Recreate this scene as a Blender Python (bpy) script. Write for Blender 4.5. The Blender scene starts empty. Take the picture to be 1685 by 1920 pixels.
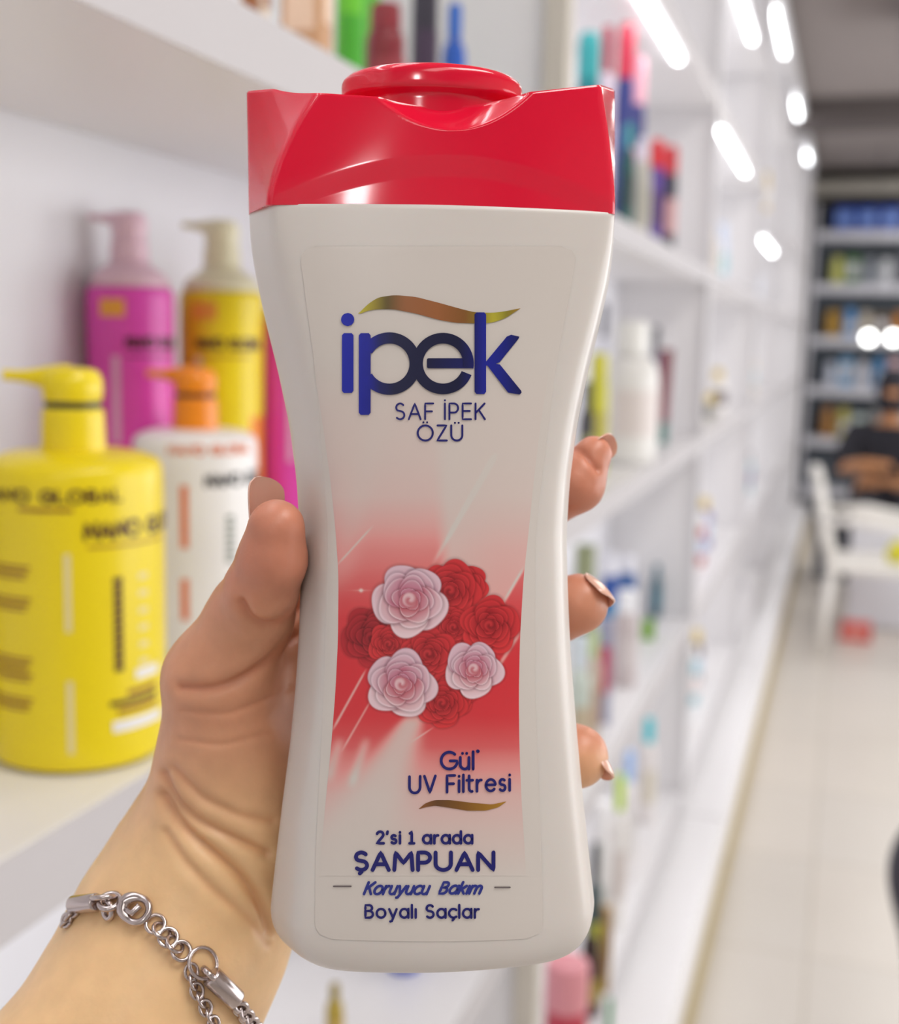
import bpy, math, random
import numpy as np
from mathutils import Vector, Matrix
from mathutils.bvhtree import BVHTree

sc = bpy.context.scene
COL = sc.collection

# ---------------------------------------------------------------- camera
FPX = 2300.0
CAMZ = 1.5
_n = lambda v: v / np.linalg.norm(v)
_Y = _n(np.array([747.5, 310, FPX]))
_d = _n(np.array([-385.0, -16600, FPX]))
_Z = _n(-_d - _Y * (-_d @ _Y))
_X = np.cross(_Y, _Z)
if _X[0] < 0:
    _X = -_X
_M = np.array([_X, _Y, _Z])
R, U, F = _M[:, 0], _M[:, 1], _M[:, 2]
C0 = np.array([0, 0, CAMZ])


def ray(px, py):
    return F + R * (px - 842.5) / FPX - U * (py - 960) / FPX


def proj(P):
    P = np.asarray(P, float) - C0
    z = P @ F
    return 842.5 + FPX * (P @ R) / z, 960 - FPX * (P @ U) / z


cam_d = bpy.data.cameras.new('camera')
cam_d.sensor_fit = 'AUTO'
cam_d.sensor_width = 36
cam_d.lens = FPX / 1920 * 36
cam_d.clip_start = 0.02
cam_d.dof.use_dof = True
cam_d.dof.focus_distance = 0.287
cam_d.dof.aperture_fstop = 9.6
cam = bpy.data.objects.new('camera', cam_d)
COL.objects.link(cam)
cam.matrix_world = Matrix(((R[0], U[0], -F[0], C0[0]), (R[1], U[1], -F[1], C0[1]), (R[2], U[2], -F[2], C0[2]), (0, 0, 0, 1)))
sc.camera = cam

sc.view_settings.view_transform = 'Standard'
sc.view_settings.look = 'None'
sc.view_settings.gamma = 1
sc.view_settings.exposure = 0.75
sc.cycles.use_denoising = True
sc.cycles.max_bounces = 8
sc.cycles.sample_clamp_indirect = 6

# ---------------------------------------------------------------- light
LED_STRENGTH = 9.0
world = bpy.data.worlds.new('world')
sc.world = world
world.use_nodes = True
world.node_tree.nodes['Background'].inputs[0].default_value = (0.9, 0.93, 1.0, 1)
world.node_tree.nodes['Background'].inputs[1].default_value = 0.55


def area(name, loc, size, power, color=(1, 1, 1), rot=(0, 0, 0)):
    l = bpy.data.lights.new(name, 'AREA')
    l.shape = 'RECTANGLE'
    l.size, l.size_y = size
    l.energy = power
    l.color = color
    o = bpy.data.objects.new(name, l)
    o.location = loc
    o.rotation_euler = rot
    COL.objects.link(o)
    return o


for yy, pw in ((-1.2, 3.9), (0.15, 13), (2.6, 6), (4.8, 9), (7.6, 12), (10.2, 9)):
    area('ceiling_lamp', (0.75, yy, 2.93), (0.5, 1.2), pw, (1.0, 0.97, 0.93))
# added light panel, unseen behind the camera, aimed to give the cap its glare
spot = area('cap_glare_panel', (0.44, -2.33, 2.72), (0.22, 0.24), 3.0, (1, 1, 1))
spot.rotation_euler = (Vector((-0.11, 0.29, 1.55)) - Vector(spot.location)).to_track_quat('-Z', 'Y').to_euler()
# broad fill panels added on the unseen right side, brightening the shelves
for yy, pw in ((1.7, 18), (4.2, 21), (6.6, 21), (9.0, 14)):
    area('aisle_fill_panel', (2.42, yy, 1.45), (1.5, 2.0), pw, (0.95, 0.97, 1.0), (0, math.radians(90), 0))

# ---------------------------------------------------------------- materials
MATS = {}


def srgb(r, g, b):
    f = lambda c: (c / 255) / 12.92 if c / 255 <= 0.04045 else ((c / 255 + 0.055) / 1.055) ** 2.4
    return (f(r), f(g), f(b), 1)


def mat(name, col, rough=0.5, metal=0.0, noise=0.0, scale=30, sss=0, bump=0, trans=0, emit=0, coat=0, attr=None, ior=None):
    if name in MATS:
        return MATS[name]
    m = bpy.data.materials.new(name)
    m.use_nodes = True
    nt = m.node_tree
    b = nt.nodes['Principled BSDF']
    b.inputs['Base Color'].default_value = col
    b.inputs['Roughness'].default_value = rough
    b.inputs['Metallic'].default_value = metal
    if trans:
        b.inputs['Transmission Weight'].default_value = trans
    if coat:
        b.inputs['Coat Weight'].default_value = coat
        b.inputs['Coat Roughness'].default_value = 0.05
    if ior:
        b.inputs['IOR'].default_value = ior
    if emit:
        b.inputs['Emission Color'].default_value = col
        b.inputs['Emission Strength'].default_value = emit
    if sss:
        b.inputs['Subsurface Weight'].default_value = sss
        b.inputs['Subsurface Radius'].default_value = (1.0, 0.35, 0.2)
        b.inputs['Subsurface Scale'].default_value = 0.003
    src = None
    if attr:
        a = nt.nodes.new('ShaderNodeAttribute')
        a.attribute_name = attr
        src = a.outputs['Color']
        nt.links.new(src, b.inputs['Base Color'])
    if noise:
        tc = nt.nodes.new('ShaderNodeTexCoord')
        nz = nt.nodes.new('ShaderNodeTexNoise')
        nz.inputs['Scale'].default_value = scale
        nz.inputs['Detail'].default_value = 4
        nt.links.new(tc.outputs['Object'], nz.inputs['Vector'])
        mr = nt.nodes.new('ShaderNodeMapRange')
        mr.inputs['To Min'].default_value = 1 - noise
        mr.inputs['To Max'].default_value = 1 + noise
        nt.links.new(nz.outputs['Fac'], mr.inputs['Value'])
        mx = nt.nodes.new('ShaderNodeVectorMath')
        mx.operation = 'SCALE'
        if src:
            nt.links.new(src, mx.inputs[0])
        else:
            mx.inputs[0].default_value = col[:3]
        nt.links.new(mr.outputs[0], mx.inputs['Scale'])
        nt.links.new(mx.outputs[0], b.inputs['Base Color'])
        if bump:
            bp = nt.nodes.new('ShaderNodeBump')
            bp.inputs['Strength'].default_value = bump
            bp.inputs['Distance'].default_value = 0.0006
            nt.links.new(nz.outputs['Fac'], bp.inputs['Height'])
            nt.links.new(bp.outputs[0], b.inputs['Normal'])
    MATS[name] = m
    return m


def cm(rgb, rough=0.35):
    """plain coloured plastic from an sRGB triple"""
    return mat('plastic_%d_%d_%d' % rgb, srgb(*rgb), rough, noise=0.03, scale=40)


# ---------------------------------------------------------------- object helpers
def tag(o, label=None, cat=None, group=None, kind=None):
    if label: o['label'] = label
    if cat: o['category'] = cat
    if group: o['group'] = group
    if kind: o['kind'] = kind
    return o


def empty(name, loc, label, cat, group=None, rz=0.0):
    o = bpy.data.objects.new(name, None)
    o.empty_display_size = 0.01
    o.location = loc
    o.rotation_euler[2] = rz
    COL.objects.link(o)
    return tag(o, label, cat, group)


def mesh_obj(name, verts, faces, m, parent=None, smooth=True, colors=None, label=None, sharp=None):
    me = bpy.data.meshes.new(name)
    verts = np.asarray(verts, dtype=np.float64).reshape(-1, 3)
    me.from_pydata([tuple(v) for v in verts], [], [tuple(f) for f in faces])
    me.validate()
    if smooth:
        me.polygons.foreach_set('use_smooth', [True] * len(me.polygons))
        if sharp:
            me.set_sharp_from_angle(angle=math.radians(sharp))
    if colors is not None:
        at = me.color_attributes.new('print', 'FLOAT_COLOR', 'POINT')
        at.data.foreach_set('color', np.asarray(colors, dtype=np.float32).ravel())
    me.materials.append(m)
    o = bpy.data.objects.new(name, me)
    COL.objects.link(o)
    if parent:
        o.parent = parent
    if label:
        o['label'] = label
    return o


def box_vf(x0, x1, y0, y1, z0, z1):
    v = [(x, y, z) for x in (x0, x1) for y in (y0, y1) for z in (z0, z1)]
    f = [(0, 1, 3, 2), (4, 6, 7, 5), (0, 4, 5, 1), (2, 3, 7, 6), (0, 2, 6, 4), (1, 5, 7, 3)]
    return v, f


def rbox(name, x0, x1, y0, y1, z0, z1, m, parent=None, bev=0.003):
    v, f = box_vf(x0, x1, y0, y1, z0, z1)
    o = mesh_obj(name, v, f, m, parent, smooth=True)
    if bev:
        b = o.modifiers.new('bevel', 'BEVEL')
        b.width = bev
        b.segments = 3
        b.limit_method = 'ANGLE'
        b.harden_normals = True
    o.data.set_sharp_from_angle(angle=math.radians(35))
    return o


def grid_faces(nu, nv, wrap=False):
    f = []
    for j in range(nv - 1):
        for i in range(nu if wrap else nu - 1):
            a = j * nu + i
            b = j * nu + (i + 1) % nu
            f.append((a, b, b + nu, a + nu))
    return f


def lathe(profile, seg=40, sx=1.0, sy=1.0, power=2.0):
    """profile [(r, z)] bottom to top; superellipse section"""
    V = []
    for r, z in profile:
        for i in range(seg):
            a = 2 * math.pi * i / seg
            c, s = math.cos(a), math.sin(a)
            k = (abs(c) ** power + abs(s) ** power) ** (-1 / power)
            V.append((r * k * c * sx, r * k * s * sy, z))
    Fc = grid_faces(seg, len(profile), True)
    Fc.append(tuple(reversed(range(seg))))
    n = len(profile)
    Fc.append(tuple(range((n - 1) * seg, n * seg)))
    return V, Fc


def rounded(pts, r=0.25):
    """round every inner corner of a profile"""
    out = [pts[0]]
    for i in range(1, len(pts) - 1):
        a, b, c = (np.array(pts[i - 1]), np.array(pts[i]), np.array(pts[i + 1]))
        p = b + (a - b) * min(r, 0.45)
        q = b + (c - b) * min(r, 0.45)
        for t in (0, 0.25, 0.5, 0.75, 1):
            out.append(tuple((1 - t) ** 2 * p + 2 * t * (1 - t) * b + t * t * q))
    out.append(pts[-1])
    return out


def tube(path, rad, seg=10, closed=False):
    P = [np.array(p, float) for p in path]
    n = len(P)
    V, Fc = [], []
    up = np.array([0.123, 0.35, 0.93])
    for i in range(n):
        a = P[(i - 1) % n] if (closed or i > 0) else P[i]
        b = P[(i + 1) % n] if (closed or i < n - 1) else P[i]
        t = _n(b - a)
        u = np.cross(t, up)
        u = _n(u) if np.linalg.norm(u) > 1e-6 else np.array([1, 0, 0])
        w = np.cross(t, u)
        r = rad[i] if hasattr(rad, '__len__') else rad
        for k in range(seg):
            an = 2 * math.pi * k / seg
            V.append(P[i] + r * (math.cos(an) * u + math.sin(an) * w))
    for j in range(n if closed else n - 1):
        for i in range(seg):
            a = j * seg + i
            b = j * seg + (i + 1) % seg
            c = ((j + 1) % n) * seg
            Fc.append((a, b, c + (i + 1) % seg, c + i))
    if not closed:
        Fc.append(tuple(reversed(range(seg))))
        Fc.append(tuple(range((n - 1) * seg, n * seg)))
    return V, Fc


# ---------------------------------------------------------------- stroke lettering
def arc(cx, cy, rx, ry, a0, a1, n=14):
    return [(cx + rx * math.cos(math.radians(a0 + (a1 - a0) * i / n)), cy + ry * math.sin(math.radians(a0 + (a1 - a0) * i / n))) for i in range(n + 1)]


def _bowl(x, cy=0.35, r=0.31):
    return arc(x + r, cy, r, 0.35, 0, 360, 24)


GL = {
    'A': (0.76, [[(0, 0), (0.38, 1), (0.76, 0)], [(0.13, 0.33), (0.63, 0.33)]]),
    'B': (0.56, [[(0.3, 0.54), (0, 0.54), (0, 1), (0.28, 1)] + arc(0.28, 0.77, 0.22, 0.23, 90, -90), [(0, 0.54), (0, 0), (0.3, 0)] + arc(0.3, 0.27, 0.26, 0.27, -90, 90)]),
    'C': (0.74, [arc(0.46, 0.5, 0.46, 0.5, 50, 310, 24)]),
    'E': (0.54, [[(0.54, 1), (0, 1), (0, 0), (0.54, 0)], [(0, 0.52), (0.46, 0.52)]]),
    'F': (0.52, [[(0.52, 1), (0, 1), (0, 0)], [(0, 0.5), (0.44, 0.5)]]),
    'G': (0.86, [arc(0.47, 0.5, 0.47, 0.5, 48, 345, 26) + [(0.9, 0.48), (0.52, 0.48)]]),
    'I': (0.0, [[(0, 0), (0, 1)]]),
    'K': (0.6, [[(0, 0), (0, 1)], [(0.58, 1), (0.02, 0.42)], [(0.2, 0.6), (0.6, 0)]]),
    'L': (0.5, [[(0, 1), (0, 0), (0.5, 0)]]),
    'M': (0.86, [[(0, 0), (0.06, 1), (0.43, 0.4), (0.8, 1), (0.86, 0)]]),
    'N': (0.72, [[(0, 0), (0, 1), (0.72, 0), (0.72, 1)]]),
    'O': (0.98, [arc(0.49, 0.5, 0.49, 0.5, 0, 360, 32)]),
    'P': (0.56, [[(0, 0), (0, 1), (0.28, 1)] + arc(0.28, 0.71, 0.28, 0.29, 90, -90) + [(0, 0.42)]]),
    'S': (0.56, [arc(0.29, 0.75, 0.25, 0.25, 35, 230, 14) + arc(0.29, 0.26, 0.27, 0.26, 62, -140, 14)]),
    'U': (0.72, [[(0, 1)] + arc(0.36, 0.36, 0.36, 0.36, 180, 360, 16) + [(0.72, 1)]]),
    'V': (0.74, [[(0, 1), (0.37, 0), (0.74, 1)]]),
    'Z': (0.62, [[(0.02, 1), (0.6, 1), (0, 0), (0.62, 0)]]),
    '1': (0.26, [[(0, 0.85), (0.15, 1), (0.15, 0)], [(-0.03, 0), (0.33, 0)]]),
    '2': (0.52, [arc(0.26, 0.74, 0.25, 0.26, 165, -35, 14) + [(0, 0), (0.54, 0)]]),
    "'": (0.04, [[(0.04, 1.0), (0.0, 0.8)]]),
    'a': (0.6, [_bowl(0), [(0.62, 0.7), (0.62, 0)]]),
    'c': (0.48, [arc(0.33, 0.35, 0.33, 0.35, 50, 310, 20)]),
    'd': (0.6, [_bowl(0), [(0.62, 1.02), (0.62, 0)]]),
    'e': (0.64, [[(0.04, 0.37), (0.66, 0.37)] + arc(0.34, 0.35, 0.32, 0.35, 4, 318, 24)]),
    'i': (0.0, [[(0, 0), (0, 0.68)], [(0, 0.93), (0, 0.95)]]),
    'ı': (0.0, [[(0, 0), (0, 0.68)]]),
    'k': (0.46, [[(0, 0), (0, 1.02)], [(0.44, 0.68), (0.02, 0.28)], [(0.14, 0.4), (0.46, 0)]]),
    'l': (0.0, [[(0, 0), (0, 1.02)]]),
    'm': (0.86, [[(0, 0), (0, 0.68)], arc(0.22, 0.46, 0.21, 0.23, 175, 0, 12) + [(0.43, 0)], arc(0.65, 0.46, 0.21, 0.23, 175, 0, 12) + [(0.86, 0)]]),
    'o': (0.66, [arc(0.33, 0.35, 0.33, 0.35, 0, 360, 26)]),
    'r': (0.3, [[(0, 0), (0, 0.68)], arc(0.26, 0.4, 0.25, 0.28, 178, 82, 8)]),
    's': (0.4, [arc(0.2, 0.52, 0.17, 0.17, 40, 235, 12) + arc(0.2, 0.18, 0.19, 0.18, 62, -145, 12)]),
    't': (0.34, [[(0.1, 0.95), (0.1, 0.2)] + arc(0.27, 0.2, 0.17, 0.2, 180, 285, 8), [(-0.06, 0.68), (0.34, 0.68)]]),
    'u': (0.5, [[(0, 0.68)] + arc(0.25, 0.27, 0.25, 0.27, 180, 350, 12) + [(0.5, 0.68)], [(0.5, 0.4), (0.5, 0)]]),
    'y': (0.54, [[(0, 0.68), (0.28, 0.02)], [(0.56, 0.68), (0.2, -0.28), (0.08, -0.3)]]),
    '*': (0.06, [[(0.02, 1.0), (0.03, 1.0)], [(-0.03, 0.97), (0.08, 1.03)]]),
}
_two = lambda x, y: [[(x - 0.12, y), (x - 0.12, y + 0.01)], [(x + 0.12, y), (x + 0.12, y + 0.01)]]
GL['Ü'] = (GL['U'][0], GL['U'][1] + _two(0.36, 1.17))
GL['Ö'] = (GL['O'][0], GL['O'][1] + _two(0.49, 1.2))
GL['ü'] = (GL['u'][0], GL['u'][1] + _two(0.25, 0.92))
GL['İ'] = (0.0, GL['I'][1] + [[(0, 1.2), (0, 1.21)]])
GL['Ş'] = (GL['S'][0], GL['S'][1] + [[(0.27, 0), (0.3, -0.12), (0.22, -0.2)]])
GL['ç'] = (GL['c'][0], GL['c'][1] + [[(0.32, 0), (0.36, -0.12), (0.27, -0.2)]])


def text_strokes(text, gap=0.24, space=0.42, shear=0.0):
    x = 0
    out = []
    for ch in text:
        if ch == ' ':
            x += space
            continue
        w, st = GL[ch]
        for s in st:
            out.append([(x + px + shear * py, py) for px, py in s])
        x += w + gap
    return out, x - gap


def ribbons(strokes, wid, step):
    """2-D strokes -> flat mesh with round ends (list of verts 2-D, faces)"""
    V, Fc = [], []
    for s in strokes:
        pts = [np.array(s[0], float)]
        for q in s[1:]:
            q = np.array(q, float)
            L = np.linalg.norm(q - pts[-1])
            if L < 1e-9:
                continue
            k = max(1, int(L / step))
            p0 = pts[-1]
            for i in range(1, k + 1):
                pts.append(p0 + (q - p0) * i / k)
        h = wid / 2
        n = len(pts)
        if n > 1:
            b0 = len(V)
            for i in range(n):
                a = pts[max(i - 1, 0)]
                b = pts[min(i + 1, n - 1)]
                t = _n(b - a) if np.linalg.norm(b - a) > 1e-9 else np.array([1, 0])
                nn = np.array([-t[1], t[0]])
                V.append(pts[i] + nn * h)
                V.append(pts[i] - nn * h)
            for i in range(n - 1):
                a = b0 + 2 * i
                Fc.append((a, a + 1, a + 3, a + 2))
        for e in (pts[0], pts[-1]) if n > 1 else (pts[0],):
            b0 = len(V)
            for k in range(12):
                V.append(e + h * np.array([math.cos(k * math.pi / 6), math.sin(k * math.pi / 6)]))
            Fc.append(tuple(range(b0, b0 + 12)))
    return V, Fc


# ================================================================ SETTING
W_WHITE = mat('white_laminate', srgb(236, 234, 235), 0.35, noise=0.02, scale=3)
W_PANEL = mat('white_back_panel', srgb(232, 231, 236), 0.45, noise=0.02, scale=2)
W_TRIM = mat('beige_edge_trim', srgb(205, 198, 186), 0.5, noise=0.03, scale=5)
W_EDGE = mat('grey_front_strip', srgb(196, 192, 194), 0.45, noise=0.02, scale=4)
PLINTH = mat('tan_plinth', srgb(176, 158, 112), 0.5, noise=0.08, scale=6)
LED_LOW = mat('led_light_dim', (0.95, 0.98, 1.0, 1), 0.5, emit=5.0)
LED = mat('led_light', (0.95, 0.98, 1.0, 1), 0.5, emit=LED_STRENGTH)


def floor_material():
    m = bpy.data.materials.new('beige_floor_tiles')
    m.use_nodes = True
    nt = m.node_tree
    b = nt.nodes['Principled BSDF']
    b.inputs['Roughness'].default_value = 0.3
    tc = nt.nodes.new('ShaderNodeTexCoord')
    br = nt.nodes.new('ShaderNodeTexBrick')
    br.offset = 0
    br.inputs['Color1'].default_value = srgb(214, 206, 196)
    br.inputs['Color2'].default_value = srgb(208, 202, 194)
    br.inputs['Mortar'].default_value = srgb(190, 182, 170)
    br.inputs['Scale'].default_value = 1
    br.inputs['Mortar Size'].default_value = 0.004
    br.inputs['Brick Width'].default_value = 0.6
    br.inputs['Row Height'].default_value = 0.6
    nz = nt.nodes.new('ShaderNodeTexNoise')
    nz.inputs['Scale'].default_value = 2.5
    nz.inputs['Detail'].default_value = 6
    mx = nt.nodes.new('ShaderNodeMix')
    mx.data_type = 'RGBA'
    mx.blend_type = 'MULTIPLY'
    rp = nt.nodes.new('ShaderNodeValToRGB')
    rp.color_ramp.elements[0].color = (0.86, 0.83, 0.8, 1)
    rp.color_ramp.elements[1].color = (1, 1, 1, 1)
    nt.links.new(tc.outputs['Object'], br.inputs['Vector'])
    nt.links.new(tc.outputs['Object'], nz.inputs['Vector'])
    nt.links.new(nz.outputs['Fac'], rp.inputs['Fac'])
    mx.inputs[0].default_value = 0.6
    nt.links.new(br.outputs['Color'], mx.inputs[6])
    nt.links.new(rp.outputs['Color'], mx.inputs[7])
    nt.links.new(mx.outputs[2], b.inputs['Base Color'])
    return m


def struct(name, x0, x1, y0, y1, z0, z1, m, bev=0):
    return tag(rbox(name, x0, x1, y0, y1, z0, z1, m, None, bev), kind='structure')


struct('floor', -0.8, 2.6, -2.6, 12.4, -0.05, 0.0, floor_material())
CEIL = mat('grey_ceiling', srgb(150, 141, 138), 0.8, noise=0.06, scale=1.5)
struct('ceiling', -0.8, 2.6, -2.6, 12.4, 3.02, 3.07, CEIL)
DARK = mat('dark_ceiling_beam', srgb(92, 84, 82), 0.7, noise=0.08, scale=2)
struct('wall_left', -0.75, -0.66, -2.6, 12.4, 0, 3.02, mat('white_wall', srgb(225, 222, 220), 0.6, noise=0.02, scale=1))
struct('wall_right', 2.5, 2.6, -2.6, 12.4, 0, 3.02, MATS['white_wall'])
struct('wall_near', -0.8, 2.6, -2.6, -2.5, 0, 3.02, MATS['white_wall'])
struct('wall_far', -0.8, 2.6, 12.0, 12.1, 0, 3.02, mat('dark_far_wall', srgb(105, 98, 96), 0.7, noise=0.05, scale=2))
struct('trim_beam', -0.75, 2.5, 8.2, 8.5, 2.86, 3.02, DARK)
struct('trim_duct', 0.14, 2.5, 5.0, 6.3, 2.82, 3.02, mat('grey_duct', srgb(140, 132, 130), 0.7, noise=0.04, scale=2), 0.01)
struct('trim_cornice', -0.75, 2.5, 11.3, 12.0, 2.80, 2.92, mat('pale_cornice', srgb(165, 160, 150), 0.6, noise=0.03, scale=2), 0.01)

# ---------------------------------------------------------------- left shelving
XF, XB = -0.365, -0.60
LEVELS = [-1.25, -0.75, -0.25, 0.20, 0.65, 1.10]
BAYS = [(-0.45, 1.50), (1.50, 3.38), (3.38, 5.20), (5.20, 7.05), (7.05, 8.90), (8.90, 10.75)]
ORD = ['nearest', 'second', 'third', 'fourth', 'fifth', 'farthest']
T = 0.042
for bi, (y0, y1) in enumerate(BAYS):
    yc = (y0 + y1) / 2
    root = empty('shelf_unit', (XF, yc, 0), '%s white shelving bay along the left wall, counted from the camera' % ORD[bi], 'shelf unit', 'wall shelving bays')

    def lb(name, x0, x1, ya, yb, z0, z1, m, bev=0.002):
        return rbox(name, x0 - XF, x1 - XF, ya - yc, yb - yc, z0 + CAMZ, z1 + CAMZ, m, root, bev)

    lb('back_panel', XB - 0.02, XB - 0.0005, y0, y1, -1.5, 1.46, W_PANEL)
    lb('side_panel', XB, XF, y1 - 0.018, y1, -1.5, 1.46, W_WHITE)
    if bi == 0:
        lb('side_panel', XB, XF, y0, y0 + 0.018, -1.5, 1.46, W_WHITE)
    lb('edge_trim', XF, XF + (0.03 if bi == 0 else 0.006), y1 - 0.034, y1, -1.5, 1.46, W_TRIM if bi == 0 else W_WHITE)
    lb('top_canopy', XB, XF + 0.02, y0 + 0.018, y1 - 0.018, 1.41, 1.46, W_WHITE)
    for z in ([0.50 if q == 0.65 and bi == 3 else q for q in LEVELS]):
        lb('shelf_board', XB, XF - 0.0012, y0 + (0.018 if bi == 0 else 0), y1 - 0.018, z - T, z, W_WHITE)
        lb('front_strip', XF - 0.0011, XF, y0 + (0.018 if bi == 0 else 0), y1 - 0.034, z - T, z - 0.0005, W_EDGE, 0)  # thin greyer strip along the front face of each board
        if -1 < z < 0 or (z > 0.6 and bi < 3) or (z == 0.50 and bi == 3):
            o = lb('led_strip', XF - 0.03, XF - 0.018, y0 + 0.30, y1 - 0.60, z - T - 0.007, z - T - 0.0005, LED if z > 0 else LED_LOW, 0.001)
            o['label'] = 'glowing white strip light'
    o = lb('led_strip', XF - 0.03, XF - 0.018, y0 + 0.30, y1 - 0.60, 1.402, 1.4095, LED, 0.001)
    o['label'] = 'glowing white strip light'
    lb('base_deck', XB, -0.245, y0 + 0.001, y1 - 0.018, -1.44, -1.315, W_WHITE, 0.004)
    lb('plinth', XB, -0.232, y0, y1 - 0.018, -1.5, -1.442, PLINTH)


# ================================================================ HERO FRAME
DM = 0.305
TH = math.radians(6)
Yb = F * math.cos(TH) - R * math.sin(TH)
Xb = R * math.cos(TH) + F * math.sin(TH)
Zb = U
YBOT = 1786
BORG = C0 + ray(807, YBOT) * DM          # base centre of the held bottle
MB = Matrix(((Xb[0], Yb[0], Zb[0], BORG[0]), (Xb[1], Yb[1], Zb[1], BORG[1]), (Xb[2], Yb[2], Zb[2], BORG[2]), (0, 0, 0, 1)))
MBn = np.array(MB)
A3 = MBn[:3, :3]


def b2w(P):
    return np.asarray(P) @ A3.T + BORG


def w2b(P):
    return (np.asarray(P) - BORG) @ A3


def zaxis(py):
    return (YBOT - py) / FPX * DM


def fr(py):
    """height seen at photo row py on the bottle's front face"""
    return zaxis(960 - (960 - py) * 0.949)


def seam(y):
    return -0.0020 * np.clip((4 - y) / 20, 0, 1)


L_SIL = [(160, 463), (398, 467), (460, 470), (520, 480), (600, 497), (700, 522), (800, 543), (900, 556), (1000, 562), (1100, 563), (1200, 560), (1300, 553), (1400, 543), (1500, 530), (1600, 518), (1700, 507), (1760, 504), (1830, 504)]
R_SIL = [(160, 1151), (398, 1152), (450, 1150), (520, 1142), (600, 1125), (700, 1101), (800, 1081), (900, 1068), (1000, 1062), (1100, 1064), (1200, 1068), (1300, 1075), (1400, 1083), (1500, 1092), (1600, 1103), (1700, 1114), (1760, 1117), (1830, 1116)]


def interp(tab, v):
    x = [a for a, b in tab]
    y = [b for a, b in tab]
    # monotone-ish smooth interpolation: local average of linear interpolation
    s = np.array([-24, -12, 0, 12, 24.0])
    return float(np.mean(np.interp(v + s, x, y)))


def section(w, cx, aL, aR, fs, sig, n=240):
    """closed outline (x, y); y negative towards the viewer. fs scales depth."""
    yC, yF, yW, yB = -12 * fs, -16.5 * fs, 5 * fs, 15 * fs
    pts = []

    def seg(p, q, k):
        for i in range(k):
            pts.append((p[0] + (q[0] - p[0]) * i / k, p[1] + (q[1] - p[1]) * i / k))
    Lw, LF, RF, Rw = (-w, yW), (-w + aL, yC), (w - aR, yC), (w, yW)
    RB, LB = (w - 6, yB), (-w + 6, yB)
    seg(Lw, LF, 40)
    k = 100
    for i in range(k):
        t = i / k
        x = LF[0] + (RF[0] - LF[0]) * t
        pts.append((x, yC + (yF - yC) * (1 - (2 * t - 1) ** 2)))
    seg(RF, Rw, 40)
    seg(Rw, RB, 16)
    for i in range(60):
        t = i / 60
        x = RB[0] + (LB[0] - RB[0]) * t
        pts.append((x, yB + 2.5 * fs * (1 - (2 * t - 1) ** 2)))
    seg(LB, Lw, 16)
    P = np.array(pts)
    # resample evenly along the outline then smooth
    Q = np.vstack([P, P[:1]])
    d = np.r_[0, np.cumsum(np.linalg.norm(np.diff(Q, axis=0), axis=1))]
    s = np.linspace(0, d[-1], 481)[:-1]
    P = np.c_[np.interp(s, d, Q[:, 0]), np.interp(s, d, Q[:, 1])]
    if sig > 0:
        st = d[-1] / 480
        k = np.exp(-0.5 * (np.arange(-60, 61) * st / sig) ** 2)
        k /= k.sum()
        P = np.array([np.convolve(np.r_[P[-60:, c], P[:, c], P[:60, c]], k, 'valid') for c in (0, 1)]).T
    P[:, 0] += cx
    return P[::2]


def fit_ring(z, xl, xr, aL, aR, fs, sig):
    w, cx = (xr - xl) / 2 / FPX * DM * 1000, 0.0
    for _ in range(6):
        S = section(w, cx, aL, aR, fs, sig)
        W = b2w(np.c_[S[:, 0] / 1000, S[:, 1] / 1000, np.full(len(S), z)])
        px, _y = proj(W)
        eL, eR = px.min() - xl, xr - px.max()
        w += (eL + eR) / 2 / FPX * DM * 1000
        cx += (eR - eL) / 2 / FPX * DM * 1000
    return w, cx


PLASTIC_W = mat('white_bottle_plastic', srgb(216, 209, 203), 0.32, noise=0.012, scale=60, sss=0.08)
shampoo = bpy.data.objects.new('shampoo_bottle', None)
shampoo.empty_display_size = 0.01
COL.objects.link(shampoo)
shampoo.matrix_world = MB
tag(shampoo, 'white waisted shampoo bottle with red cap and rose label held up in the hand', 'shampoo bottle')

rows = []
ys = list(np.linspace(401, 1702, 150))
for py in ys:
    z = zaxis(py)
    aL = np.interp(py, [396, 520, 900, 1745], [6.5, 7, 8, 7])
    aR = np.interp(py, [396, 520, 900, 1745], [4, 4.5, 5, 5])
    sg = np.interp(py, [396, 420, 520, 1745], [0.9, 1.6, 2.8, 3.2])
    fs = np.interp(py, [396, 1000, 1745], [1.0, 0.94, 1.02])
    rows.append((z, interp(L_SIL, py), interp(R_SIL, py), aL, aR, fs, sg))
body_rings = []
for z, xl, xr, aL, aR, fs, sg in rows:
    w, cx = fit_ring(z, xl, xr, aL, aR, fs, sg)
    S = section(w, cx, aL, aR, fs, sg)
    body_rings.append(np.c_[S / 1000, z + seam(S[:, 1]) * max(0.0, 1 - len(body_rings) / 25)])
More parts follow.
